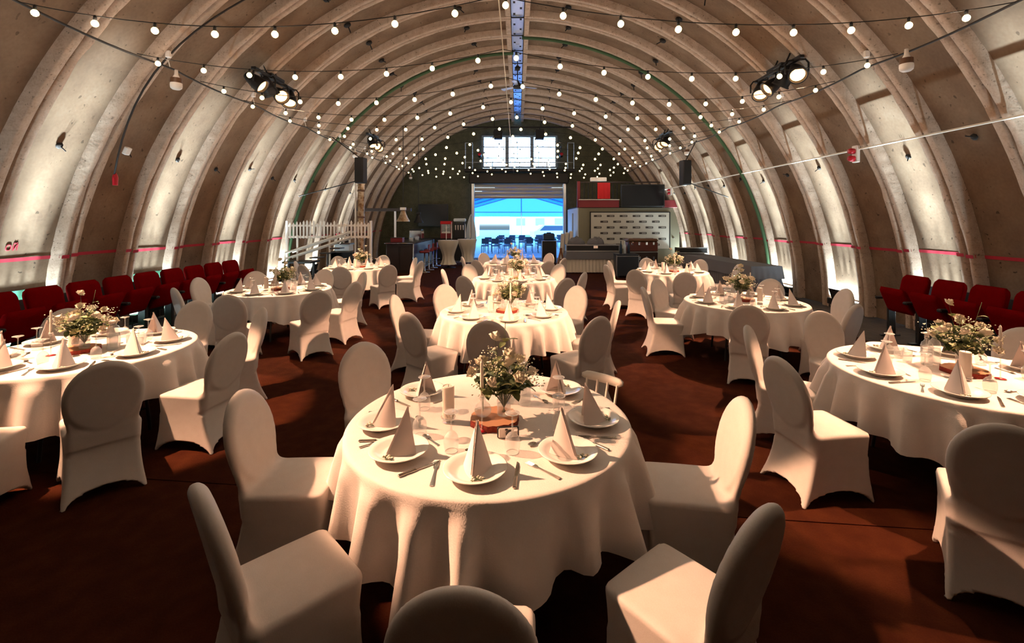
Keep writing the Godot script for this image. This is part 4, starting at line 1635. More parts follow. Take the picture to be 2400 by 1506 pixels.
		lathe(s, [Vector2(0, 0.7), Vector2(0.17, 0.7), Vector2(0.19, 0.73), Vector2(0.18, 0.77), Vector2(0, 0.78)], 18)
		put("seat", s, M.red_paint, o)
		s = new_st()
		for j in 2:
			pass
		bx(s, Vector3(0, 0.9, 0.17), Vector3(0.34, 0.22, 0.03), 0.012)
		bx(s, Vector3(0, 0.78, 0.17), Vector3(0.04, 0.1, 0.02), 0.004)
		put("backrest", s, M.red_paint, o)
	var bc := simple("back_counter", "black counter along the dark wall behind the bar", "counter", P(-4.1, 0, 21.9), [["body", M.black_soft, [[V.call(0, 0.5, 0), V.call(3.2, 0.98, 0.6)]]], ["worktop", M.iron, [[V.call(0, 1.01, 0), V.call(3.3, 0.04, 0.66)]]]])
	simple("popcorn_machine", "red popcorn machine with a glass case on the back counter", "popcorn machine", P(-3.36, 1.03, 21.8), [["base", M.red_paint, [[V.call(0, 0.12, 0), V.call(0.5, 0.24, 0.42)]]], ["roof", M.red_cloth, [[V.call(0, 0.74, 0), V.call(0.52, 0.14, 0.44)]]], ["post", M.red_paint, [[V.call(-0.23, 0.45, 0.19), V.call(0.03, 0.46, 0.03)], [V.call(0.23, 0.45, 0.19), V.call(0.03, 0.46, 0.03)], [V.call(-0.23, 0.45, -0.19), V.call(0.03, 0.46, 0.03)], [V.call(0.23, 0.45, -0.19), V.call(0.03, 0.46, 0.03)]]], ["kettle", M.alu, [[V.call(0, 0.52, 0), V.call(0.18, 0.14, 0.18)]], 0.05], ["popcorn", M.petal, [[V.call(0, 0.27, 0), V.call(0.42, 0.08, 0.34)]], 0.03], ["pane", M.glass, [[V.call(0, 0.45, 0.2), V.call(0.44, 0.44, 0.006)]]]])
	var bt := thing("beer_tower", "black drinks tower with white taps and a pale sign on top", "beer tap", P(-2.73, 1.03, 21.8))
	s = new_st()
	bx(s, Vector3(0, 0.35, 0), Vector3(0.5, 0.7, 0.3), 0.02)
	put("body", s, M.black, bt)
	s = new_st()
	bx(s, Vector3(0, 0.86, 0.02), Vector3(0.58, 0.16, 0.2), 0.04)
	put("sign", s, M.white_wall, bt)
	s = new_st()
	bx(s, Vector3(-0.2, 0.74, 0), Vector3(0.04, 0.1, 0.04), 0.005)
	bx(s, Vector3(0.2, 0.74, 0), Vector3(0.04, 0.1, 0.04), 0.005)
	put("sign_post", s, M.black, bt)
	for k in 4:
		s = new_st()
		rod(s, Vector3(-0.18 + 0.12 * k, 0.4, 0.18), Vector3(-0.18 + 0.12 * k, 0.62, 0.22), 0.022, 8, 0.03)
		put("tap_handle", s, M.frost, bt)
	for k in 6:
		var o := thing("bar_glass", "small drinking glass on the bar counter, %s from the red box" % ORDINAL[k], "glass", P(-3.9 - 0.12 * (k % 3), 1.09, 17.1 + 0.32 * k), 0.0, "glasses on the bar")
		s = new_st()
		lathe(s, [Vector2(0, 0), Vector2(0.03, 0), Vector2(0.036, 0.14), Vector2(0.034, 0.14), Vector2(0.028, 0.01), Vector2(0, 0.01)], 12)
		put("wall", s, M.glass, o)
	simple("coffee_machine", "chrome and black coffee machine on the bar counter", "coffee machine", P(-4.2, 1.09, 19.2), [["body", M.chrome, [[V.call(0, 0.2, 0), V.call(0.5, 0.34, 0.5)]]], ["cup_tray", M.black, [[V.call(0, 0.4, 0), V.call(0.46, 0.05, 0.46)]]], ["drip_tray", M.black, [[V.call(0, 0.03, 0.27), V.call(0.4, 0.04, 0.14)]]]])
	simple("red_crate", "dark red box standing on the front of the bar counter", "box", P(-4.35, 1.09, 16.7), [["box", M.red_paint, [[V.call(0, 0.08, 0), V.call(0.42, 0.16, 0.3)]]], ["rim", M.dark_wood, [[V.call(0, 0.165, 0), V.call(0.44, 0.02, 0.32)]]]])
	for q in [[-4.22, 17.0, 1.84, 1.0], [-4.15, 19.3, 1.78, 0.85]]:
		var o := thing("pendant_lamp", "%s bell-shaped metal pendant lamp over the bar" % ("pale" if q[3] == 1.0 else "smaller dark"), "lamp", P(q[0], q[2], q[1]))
		s = new_st()
		lathe(s, [Vector2(0.235, 0.0), Vector2(0.24, 0.03), Vector2(0.17, 0.14), Vector2(0.1, 0.32), Vector2(0.085, 0.4), Vector2(0, 0.42)], 20, Transform3D(Basis.from_scale(Vector3.ONE * q[3]), Vector3.ZERO))
		put("shade", s, M.rust if q[3] == 1.0 else M.iron, o)
		s = new_st()
		bx(s, Vector3(0, 0.47 * q[3], 0), Vector3(0.2, 0.1, 0.14) * q[3], 0.01)
		put("ballast_box", s, M.frost if q[3] == 1.0 else M.iron, o)
		s = new_st()
		var top: float = sqrt(R_RIB * R_RIB - q[0] * q[0]) - q[2]
		rod(s, Vector3(0, 0.5 * q[3], 0), Vector3(0, top, 0), 0.012)
		put("cord", s, M.cable, o)
	simple("beam_frame", "dark timber beam on posts between the arch and the bar", "beam", P(-5.25, 0, 18.2), [["beam", M.dark_wood, [[V.call(-0.25, 2.3, 0), V.call(2.6, 0.12, 0.14)]]], ["post", M.frost, [[V.call(0.42, 1.15, 0), V.call(0.07, 2.26, 0.07)]]], ["wall_post", M.dark_wood, [[V.call(-1.52, 1.15, 0), V.call(0.1, 2.26, 0.1)]]]])
	for q in [[-2.75, 18.3, "draped high table with tall candles beside the bar stools"], [-2.12, 19.4, "draped high table with tall candles beside the white pointed board"]]:
		var o := thing("cocktail_table", q[2], "table", P(q[0], 0, q[1]))
		s = new_st()
		turned(s, [Vector2(0, 1.06), Vector2(0.4, 1.06), Vector2(0.4, 1.085), Vector2(0, 1.085)], 28)
		put("tabletop", s, M.white_paint, o)
		s = new_st()
		var rows := []
		for i in 16:
			var t := i / 15.0
			var row := []
			for k in 61:
				var a := TAU * k / 60.0
				var r := 0.41 - 0.22 * pow(sin(PI * clampf(t * 1.15, 0, 1) * 0.5), 1.5) + 0.12 * pow(maxf(0.0, t - 0.6) / 0.4, 2.0)
				r += 0.025 * sin(9.0 * a + 2.0 * t) * t
				row.append(Vector3(r * cos(a), 1.09 - 0.95 * t, r * sin(a)))
			rows.append(row)
		sheet(s, rows)
		put("drape", s, M.pleat, o)
		s = new_st()
		lathe(s, [Vector2(0, 0), Vector2(0.3, 0), Vector2(0.3, 0.015), Vector2(0.03, 0.04), Vector2(0.03, 1.06), Vector2(0, 1.06)], 16)
		put("pedestal", s, M.iron, o)
		for k in 2:
			var cd := thing("tall_candle", "%s tall white candle on the high table by the %s" % [["shorter", "taller"][k], "bar stools" if q[0] < -2.5 else "pointed board"], "candle", P(q[0] + 0.1 * (1 if k else -1) + 0.02, 1.091, q[1] + 0.06 * k), 0.0, "tall candles on the high tables")
			s = new_st()
			lathe(s, [Vector2(0, 0.0), Vector2(0.04, 0.0), Vector2(0.03, 0.02), Vector2(0.01, 0.03), Vector2(0.012, 0.08), Vector2(0, 0.08)], 12)
			put("holder", s, M.chrome, cd)
			s = new_st()
			rod(s, Vector3(0, 0.06, 0), Vector3(0, 0.62 + 0.1 * k, 0), 0.018, 8, 0.012)
			put("wax", s, M.frost, cd)
	var sb := thing("pointed_board", "white surfboard-shaped pointed board leaning by the roller door", "board", P(-2.28, 0.0, 22.4))
	s = new_st()
	var pb := PackedVector2Array()
	for i in 25:
		var t := i / 24.0
		pb.append(Vector2(0.26 * pow(sin(PI * (0.12 + 0.88 * t)), 0.7), 2.2 * t))
	for i in 25:
		var t := 1.0 - i / 24.0
		pb.append(Vector2(-0.26 * pow(sin(PI * (0.12 + 0.88 * t)), 0.7) - 0.001, 2.2 * t))
	prism(s, pb, 0.07, Transform3D(Basis(Vector3(1, 0, 0), -0.12), Vector3(0, 0.01, 0)))
	put("deck", s, M.white_wall, sb)
	s = new_st()
	bx(s, Vector3(0, 1.1, 0.038), Vector3(0.02, 2.0, 0.006), 0.001, Transform3D(Basis(Vector3(1, 0, 0), -0.12), Vector3(0, 0.01, 0)))
	put("stringer", s, M.iron, sb)
	stair_rail()
	# stove pipe
	var fp := thing("stove_pipe", "tall chrome stove pipe with rusty bands and a slim white pipe beside it", "stove pipe", P(-4.72, 0, 13.9))
	s = new_st()
	turned(s, [Vector2(0, 0.85), Vector2(0.1, 0.85), Vector2(0.1, 3.0), Vector2(0, 3.0)], 20)
	put("pipe", s, M.rust, fp)
	for h in [0.9, 1.45, 1.95, 2.75]:
		s = new_st()
		lathe(s, [Vector2(0.1, h), Vector2(0.112, h + 0.01), Vector2(0.112, h + 0.05), Vector2(0.1, h + 0.06)], 20)
		put("band", s, M.brown_plastic, fp)
	s = new_st()
	rod(s, Vector3(-0.16, 0.0, 0.02), Vector3(-0.16, 3.0, 0.02), 0.028)
	put("slim_pipe", s, M.white_paint, fp)
	s = new_st()
	bx(s, Vector3(0, 0.45, 0), Vector3(0.5, 0.8, 0.45), 0.03)
	put("stove", s, M.iron, fp)
	# side shelf with a grey tub and oddments
	simple("side_shelf", "dark shelf unit beside the stair railing", "shelf", P(-5.55, 0, 14.6), [["side", M.dark_wood, [[V.call(-0.4, 0.45, 0), V.call(0.04, 0.9, 0.4)], [V.call(0.4, 0.45, 0), V.call(0.04, 0.9, 0.4)]]], ["shelf", M.dark_wood, [[V.call(0, 0.12, 0), V.call(0.8, 0.03, 0.4)], [V.call(0, 0.5, 0), V.call(0.8, 0.03, 0.4)], [V.call(0, 0.89, 0), V.call(0.84, 0.03, 0.42)]]], ["back", M.black_soft, [[V.call(0, 0.45, -0.19), V.call(0.8, 0.88, 0.02)]]]])
	var tub := thing("grey_tub", "grey tub standing on the dark shelf", "tub", P(-5.5, 0.905, 14.6))
	s = new_st()
	bx(s, Vector3(0, 0.11, 0), Vector3(0.5, 0.22, 0.32), 0.03)
	put("body", s, M.white_wall, tub)
	s = new_st()
	bx(s, Vector3(0, 0.22, 0), Vector3(0.54, 0.03, 0.36), 0.01)
	put("rim", s, M.white_wall, tub)
	for k in 4:
		var o := thing("tub_bottle", "small %s bottle standing in the grey tub" % ["brown", "green", "dark grey", "white"][k], "bottle", P(-5.68 + 0.12 * k, 1.14, 14.6), 0.0, "bottles in the tub")
		s = new_st()
		lathe(s, [Vector2(0, 0), Vector2(0.035, 0), Vector2(0.035, 0.13), Vector2(0.012, 0.18), Vector2(0.012, 0.24), Vector2(0, 0.24)], 10)
		put("body", s, [M.brown_plastic, M.leaf_c, M.iron, M.frost][k], o)
	right_end()

func stair_rail() -> void:
	var o := thing("stair_railing", "white wooden stair railing with a row of pointed pickets", "railing", P(-5.35, 0, 13.0))
	var s := new_st()
	for h in [1.42, 1.74]:
		s = new_st()
		bx(s, Vector3(0.05, h, 0), Vector3(2.32, 0.055, 0.05), 0.005)
		put("rail", s, M.wood if false else M.white_paint, o)
	var q := RandomNumberGenerator.new()
	q.seed = 4
	for k in 24:
		var x := -1.05 + 2.2 * k / 23.0
		s = new_st()
		var w := q.randf_range(0.022, 0.04)
		var top := q.randf_range(1.80, 1.9)
		prism(s, PackedVector2Array([Vector2(-w / 2, 1.38), Vector2(w / 2, 1.38), Vector2(w / 2 + 0.008, top - 0.05), Vector2(0, top), Vector2(-w / 2 - 0.008, top - 0.05)]), 0.02, at(x, 0, 0.035))
		put("picket", s, M.white_paint, o)
	for k in 2:
		s = new_st()
		bx(s, Vector3(-1.15 + 2.36 * k, 0.95, 0), Vector3(0.06, 1.85, 0.06), 0.005)
		put("post", s, M.white_paint, o)
	for x in [-0.85, 0.06]:
		s = new_st()
		bx(s, Vector3(x, 1.0, 0.02), Vector3(0.045, 0.95, 0.045), 0.004)
		put("baluster", s, M.white_paint, o)
	# the flight below: two stringers, treads, a black landing
	for z in [-0.4, 0.4]:
		s = new_st()
		for off in [0.0, 0.16]:
			rod(s, Vector3(-1.1, 0.82 + off, z * 0.5), Vector3(0.72, 1.42 + off, z * 0.5), 0.028, 6)
		put("handrail", s, M.white_paint, o)
	s = new_st()
	bx(s, Vector3(-0.75, 0.72, 0), Vector3(0.8, 0.05, 0.6), 0.005)
	put("landing", s, M.black, o)
	for x in [-1.1, -0.4]:
		s = new_st()
		bx(s, Vector3(x, 0.35, 0), Vector3(0.06, 0.7, 0.06), 0.005)
		put("landing_leg", s, M.black, o)
	for k in 4:
		s = new_st()
		bx(s, Vector3(-0.3 + 0.28 * k, 0.84 + 0.13 * k, 0), Vector3(0.28, 0.03, 0.36), 0.004)
		put("tread", s, M.dark_wood, o)

func right_end() -> void:
	var V := func(x: float, y: float, z: float) -> Vector3: return Vector3(x, y, z)
	# the built-in room
	var r := thing("built_in_room", "olive box room in the far corner with a red fascia", "room", P(4.65, 0, 19.0))
	var s := new_st()
	bx(s, Vector3(-0.05, 1.2, -0.05), Vector3(4.15, 2.4, 0.1), 0.005)
	put("front_wall", s, M.olive, r)
	s = new_st()
	for b in [[0.55, 1.1, 3.9, -2.0], [2.3, 0.2, 3.9, -2.0], [1.65, 1.1, 1.5, -0.8], [1.65, 1.1, 1.9, -3.0]]:
		bx(s, Vector3(-2.12, b[0], b[3]), Vector3(0.08, b[1], b[2]), 0.004)
	put("side_wall", s, M.white_wall, r)
	s = new_st()
	bx(s, Vector3(-1.3, 2.56, 0.0), Vector3(1.65, 0.3, 0.14), 0.008)
	bx(s, Vector3(1.65, 2.56, 0.0), Vector3(0.62, 0.3, 0.14), 0.008)
	put("fascia", s, M.red_paint, r)
	s = new_st()
	bx(s, Vector3(-0.05, 2.42, -2.0), Vector3(4.15, 0.06, 3.9), 0.004)
	put("roof", s, M.black_soft, r)
	s = new_st()
	bx(s, Vector3(-1.3, 2.73, 0.02), Vector3(1.66, 0.03, 0.2), 0.004)
	put("fascia_ledge", s, M.frost, r)
	for k in 13:
		s = new_st()
		rod(s, Vector3(-2.05 + 0.17 * k, 2.7, -0.1), Vector3(-2.05 + 0.17 * k, 3.45, -0.1), 0.015, 6)
		put("baluster", s, M.iron, r)
	s = new_st()
	bx(s, Vector3(-0.2, 3.46, -0.1), Vector3(3.9, 0.05, 0.06), 0.005)
	put("handrail", s, M.dark_wood, r)
	s = new_st()
	bx(s, Vector3(-2.12, 2.95, -0.1), Vector3(0.12, 1.1, 0.12), 0.006)
	put("newel", s, M.red_paint, r)
	s = new_st()
	lathe(s, [Vector2(0, 0), Vector2(0.03, 0), Vector2(0.04, 0.04), Vector2(0, 0.07)], 10, Transform3D(Basis(Vector3(1, 0, 0), PI / 2), Vector3(1.78, 1.15, 0.0)))
	put("door_knob", s, M.chrome, r)
	simple("wall_television", "wide black television hung over the logo banner", "television", P(5.12, 2.43, 18.85), [["frame", M.black, [[V.call(0, 0.46, 0), V.call(1.78, 0.92, 0.08)]]], ["screen", M.screen, [[V.call(0, 0.46, 0.045), V.call(1.7, 0.84, 0.01)]]]])
	var rc := thing("red_cloth", "bright red cloth hung over the railing beside the television", "cloth", P(3.55, 2.75, 18.98))
	s = new_st()
	var rows := []
	for i in 8:
		var row := []
		for k in 15:
			row.append(Vector3(-0.26 + 0.52 * k / 14.0, 0.68 - 0.66 * i / 7.0, 0.02 + 0.02 * sin(k * 1.3) * (i / 7.0)))
		rows.append(row)
	sheet(s, rows)
	var back := []
	for row in rows:
		var b := []
		for p in row: b.append(p - Vector3(0, 0, 0.008))
		back.append(b)
	sheet(s, back, true)
	put("fabric", s, M.red_cloth, rc)
	simple("air_conditioner", "white air conditioner unit above the red cloth", "air conditioner", P(3.35, 3.48, 19.1), [["body", M.frost, [[V.call(0, 0.09, 0), V.call(0.66, 0.17, 0.2)]], 0.02], ["flap", M.white_wall, [[V.call(0, 0.02, 0.1), V.call(0.58, 0.03, 0.02)]]]])
	# logo banner: dark bars with a paler word field, in staggered rows
	var bn := thing("logo_banner", "pale press banner printed with staggered rows of small dark logos", "banner", P(4.62, 0.72, 18.93))
	s = new_st()
	bx(s, Vector3(0, 0.74, 0), Vector3(3.22, 1.48, 0.03), 0.004)
	put("sheet", s, M.banner, bn)
	s = new_st()
	for sx in [-1, 1]:
		bx(s, Vector3(sx * 1.63, 0.74, 0), Vector3(0.04, 1.56, 0.05), 0.004)
	bx(s, Vector3(0, 1.5, 0), Vector3(3.26, 0.04, 0.05), 0.004)
	put("frame", s, M.iron, bn)
	var lg := new_st()
	bx(lg, Vector3(0, 0, 0), Vector3(0.31, 0.08, 0.006), 0.001)
	var lm := mesh_of(lg, M.print)
	var lt := new_st()
	for k in 6:
		bx(lt, Vector3(-0.03 + 0.028 * k, 0, 0.004), Vector3(0.018, 0.03, 0.003), 0.0)
	var ltm := mesh_of(lt, M.banner)
	for row in 6:
		for k in 6:
			var x := -1.33 + 0.53 * k + (0.265 if row % 2 else 0.0)
			if x > 1.5: continue
			var o := inst("logo", lm, bn, at(x, 1.34 - 0.235 * row, 0.017))
			inst("lettering", ltm, o)
	# draped table with flight-case trays
	draped_table("skirted_table", "grey-topped table with a white pleated skirt below the logo banner", P(2.68, 0, 16.7), Vector3(1.85, 0.75, 0.75), 0.0, M.pleat, 0.24)
	simple("flight_case_tray", "long black flight-case tray with aluminium edges on the skirted table", "flight case", P(2.68, 0.765, 16.7), [["tray", M.black, [[V.call(0, 0.12, 0), V.call(1.86, 0.2, 0.6)]]], ["edge", M.alu, [[V.call(0, 0.235, 0.3), V.call(1.9, 0.035, 0.03)], [V.call(0, 0.235, -0.3), V.call(1.9, 0.035, 0.03)], [V.call(0, 0.02, 0.3), V.call(1.9, 0.04, 0.03)], [V.call(-0.94, 0.13, 0.3), V.call(0.035, 0.24, 0.03)], [V.call(0.94, 0.13, 0.3), V.call(0.035, 0.24, 0.03)]]], ["latch", M.chrome, [[V.call(0.1, 0.17, 0.31), V.call(0.16, 0.1, 0.03)]]]])
	for k in 2:
		var o := thing("cloth_heap", "crumpled grey cloth thrown on the flight-case tray", "cloth", P(2.12 + 0.72 * k, 1.02, 16.75), 0.0, "cloths on the tray")
		s = new_st()
		var nn := noise(60 + k, 3.0, 3)
		rows = []
		for i in 9:
			var t := i / 8.0
			var row := []
			for j in 25:
				var a := TAU * (j % 24) / 24.0
				var rr := 0.3 * (1.0 - pow(1.0 - t, 2.0)) * (1.0 + 0.3 * nn.get_noise_2d(cos(a), sin(a)))
				row.append(Vector3(rr * cos(a), (0.22 * (1.0 - t * t)) * (1.0 + 0.6 * nn.get_noise_2d(cos(a) * 2.0 + t, sin(a) * 2.0)), rr * sin(a) * 0.7))
			rows.append(row)
		sheet(s, rows)
		put("fabric", s, M.grey_cloth, o)
	simple("blue_chest", "dark blue flight chest with aluminium corners beside the skirted table", "flight case", P(3.6, 0, 15.3), [["body", M.blue_case, [[V.call(0, 0.4, 0), V.call(0.72, 0.66, 0.5)]]], ["lid", M.blue_case, [[V.call(0, 0.75, 0), V.call(0.74, 0.06, 0.52)]]], ["edge", M.alu, [[V.call(-0.36, 0.4, 0.25), V.call(0.025, 0.7, 0.025)], [V.call(0.36, 0.4, 0.25), V.call(0.025, 0.7, 0.025)], [V.call(0, 0.71, 0.255), V.call(0.74, 0.02, 0.02)]]], ["castor", M.black, [[V.call(-0.3, 0.035, 0.2), V.call(0.06, 0.07, 0.06)], [V.call(0.3, 0.035, 0.2), V.call(0.06, 0.07, 0.06)], [V.call(-0.3, 0.035, -0.2), V.call(0.06, 0.07, 0.06)], [V.call(0.3, 0.035, -0.2), V.call(0.06, 0.07, 0.06)]]]])
	simple("trunk", "reddish brown trunk with many steel catches, topmost of its stack", "trunk", P(4.25, 0.83, 15.9), [["body", M.trunk, [[V.call(0, 0.16, 0), V.call(1.0, 0.3, 0.6)]]], ["lid", M.brown_plastic, [[V.call(0, 0.37, 0), V.call(1.04, 0.12, 0.64)]], 0.05], ["catch", M.chrome, [[V.call(-0.36, 0.27, 0.31), V.call(0.07, 0.1, 0.03)], [V.call(-0.12, 0.27, 0.31), V.call(0.07, 0.1, 0.03)], [V.call(0.12, 0.27, 0.31), V.call(0.07, 0.1, 0.03)], [V.call(0.36, 0.27, 0.31), V.call(0.07, 0.1, 0.03)]]]])
	simple("lower_trunk", "dark trunk with steel catches carrying the reddish brown trunk", "trunk", P(4.25, 0.0, 15.9), [["body", M.dark_wood, [[V.call(0, 0.42, 0), V.call(1.0, 0.8, 0.6)]]], ["catch", M.chrome, [[V.call(-0.36, 0.6, 0.31), V.call(0.07, 0.12, 0.03)], [V.call(-0.12, 0.6, 0.31), V.call(0.07, 0.12, 0.03)], [V.call(0.12, 0.6, 0.31), V.call(0.07, 0.12, 0.03)], [V.call(0.36, 0.6, 0.31), V.call(0.07, 0.12, 0.03)]]], ["edge", M.alu, [[V.call(0, 0.81, 0.3), V.call(1.02, 0.025, 0.025)]]]])
	for k in 3:
		var o := thing("tall_bottle", "tall %s bottle standing on the blue chest" % ["dark blue", "pale", "slim navy"][k], "bottle", P(3.42 + 0.14 * k, 0.785, 15.25 + 0.05 * k), 0.0, "bottles on the blue chest")
		s = new_st()
		lathe(s, [Vector2(0, 0), Vector2(0.045, 0), Vector2(0.045, 0.26), Vector2(0.016, 0.34), Vector2(0.016, 0.42), Vector2(0, 0.42)], 12)
		put("body", s, M.white_wall if k == 1 else M.navy, o)
	simple("open_case_lid", "shallow black case lid with aluminium edges on the grey draped buffet", "flight case", P(5.75, 0.80, 15.3), [["tray", M.black, [[V.call(0, 0.1, 0), V.call(0.9, 0.16, 0.5)]]], ["edge", M.alu, [[V.call(0, 0.19, 0.26), V.call(0.94, 0.03, 0.03)], [V.call(0, 0.02, 0.26), V.call(0.94, 0.03, 0.03)]]]])
	draped_table("buffet_table", "long buffet table under a dark grey cloth along the wall", P(5.86, 0, 13.4), Vector3(0.75, 0.78, 4.6), 0.06, M.grey_cloth, 0.3)
	# by the roller door
	simple("equipment_rack", "black equipment case on wheels standing by the roller door", "flight case", P(1.4, 0, 20.6), [["body", M.black, [[V.call(0, 0.52, 0), V.call(0.62, 0.9, 0.5)]]], ["edge", M.alu, [[V.call(-0.31, 0.52, 0.25), V.call(0.025, 0.9, 0.025)], [V.call(0.31, 0.52, 0.25), V.call(0.025, 0.9, 0.025)], [V.call(0, 0.97, 0.25), V.call(0.62, 0.025, 0.025)]]], ["handle", M.chrome, [[V.call(-0.14, 0.35, 0.26), V.call(0.12, 0.07, 0.03)], [V.call(0.14, 0.35, 0.26), V.call(0.12, 0.07, 0.03)]]], ["castor", M.iron, [[V.call(-0.26, 0.035, 0.2), V.call(0.06, 0.07, 0.06)], [V.call(0.26, 0.035, 0.2), V.call(0.06, 0.07, 0.06)]]]])
	simple("amplifier", "dark blue amplifier bag on top of the equipment case", "amplifier", P(1.4, 0.985, 20.6), [["body", M.navy, [[V.call(0, 0.16, 0), V.call(0.5, 0.32, 0.4)]], 0.05], ["handle", M.black, [[V.call(0, 0.34, 0), V.call(0.2, 0.04, 0.04)]], 0.01]])
	for k in 3:
		var o := thing("leaning_panel", "tall white leaning panel, %s from the equipment case" % ORDINAL[k], "panel", P(1.86 + 0.17 * k, 0.0, 19.9 - 0.06 * k), 0.0, "leaning white panels")
		s = new_st()
		bx(s, Vector3(0, 0.66, 0), Vector3(0.13, 1.3 + 0.05 * k, 0.4), 0.01, Transform3D(Basis(Vector3(0, 0, 1), -0.07), Vector3(0, 0.03 * k, 0)))
		put("board", s, M.pleat, o)
	var es := thing("wooden_easel", "small brown wooden trestle before the white panels", "easel", P(1.75, 0, 18.6))
	s = new_st()
	for sx in [-1, 1]:
		for z in [-0.14, 0.14]:
			rod(s, Vector3(sx * 0.16, 0, z), Vector3(0, 0.72, z * 0.3), 0.03, 6)
	put("legs", s, M.wood, es)
	s = new_st()
	bx(s, Vector3(0, 0.3, 0.08), Vector3(0.2, 0.05, 0.03), 0.004)
	bx(s, Vector3(0, 0.72, 0), Vector3(0.1, 0.1, 0.14), 0.01)
	put("crossbar", s, M.wood, es)

func draped_table(called: String, label: String, pos: Vector3, size: Vector3, turn: float, m: Material, drop: float) -> void:
	var o := thing(called, label, "table", pos, turn)
	var s := new_st()
	bx(s, Vector3(0, size.y - 0.03, 0), Vector3(size.x - 0.06, 0.03, size.z - 0.06), 0.004)
	put("tabletop", s, M.wood, o)
	# pleated skirt round the edge
	s = new_st()
	var per := 2.0 * (size.x + size.z)
	var n := int(per / 0.02)
	var rows := []
	for i in 5:
		var t := i / 4.0
		var row := []
		for k in n + 1:
			var q := fposmod(per * k / n, per)
			var p: Vector3
			var out: Vector3
			if q < size.x: p = Vector3(-size.x / 2 + q, 0, size.z / 2); out = Vector3(0, 0, 1)
			elif q < size.x + size.z: p = Vector3(size.x / 2, 0, size.z / 2 - (q - size.x)); out = Vector3(1, 0, 0)
			elif q < 2 * size.x + size.z: p = Vector3(size.x / 2 - (q - size.x - size.z), 0, -size.z / 2); out = Vector3(0, 0, -1)
			else: p = Vector3(-size.x / 2, 0, -size.z / 2 + (q - 2 * size.x - size.z)); out = Vector3(-1, 0, 0)
			p += out * (0.02 * sin(q * 52.0) * (0.4 + 0.6 * t) + 0.015 * t)
			p.y = lerpf(size.y - 0.05, 0.04, t)
			row.append(p)
		rows.append(row)
	sheet(s, rows)
	put("pleated_skirt", s, m, o)
	# plain cloth over the top, dropped a little over the edge
	s = new_st()
	bx(s, Vector3(0, size.y, 0), Vector3(size.x + 0.02, 0.012, size.z + 0.02), 0.004)
	for sx in [-1, 1]:
		var r1 := []
		var r2 := []
		for i in 6:
			var t := i / 5.0
			var row := []
			var row2 := []
			for k in 41:
				var u := k / 40.0 - 0.5
				row.append(Vector3(sx * (size.x / 2 + 0.012 + 0.045 * t + 0.012 * t * sin(k * 0.9)), size.y - drop * t, u * (size.z + 0.03 + 0.09 * t)))
				row2.append(Vector3(u * (size.x + 0.03 + 0.09 * t), size.y - drop * t, sx * (size.z / 2 + 0.012 + 0.045 * t + 0.012 * t * sin(k * 0.9))))
			r1.append(row)
			r2.append(row2)
		sheet(s, r1)
		sheet(s, r2)
	put("top_cloth", s, M.grey_cloth, o)

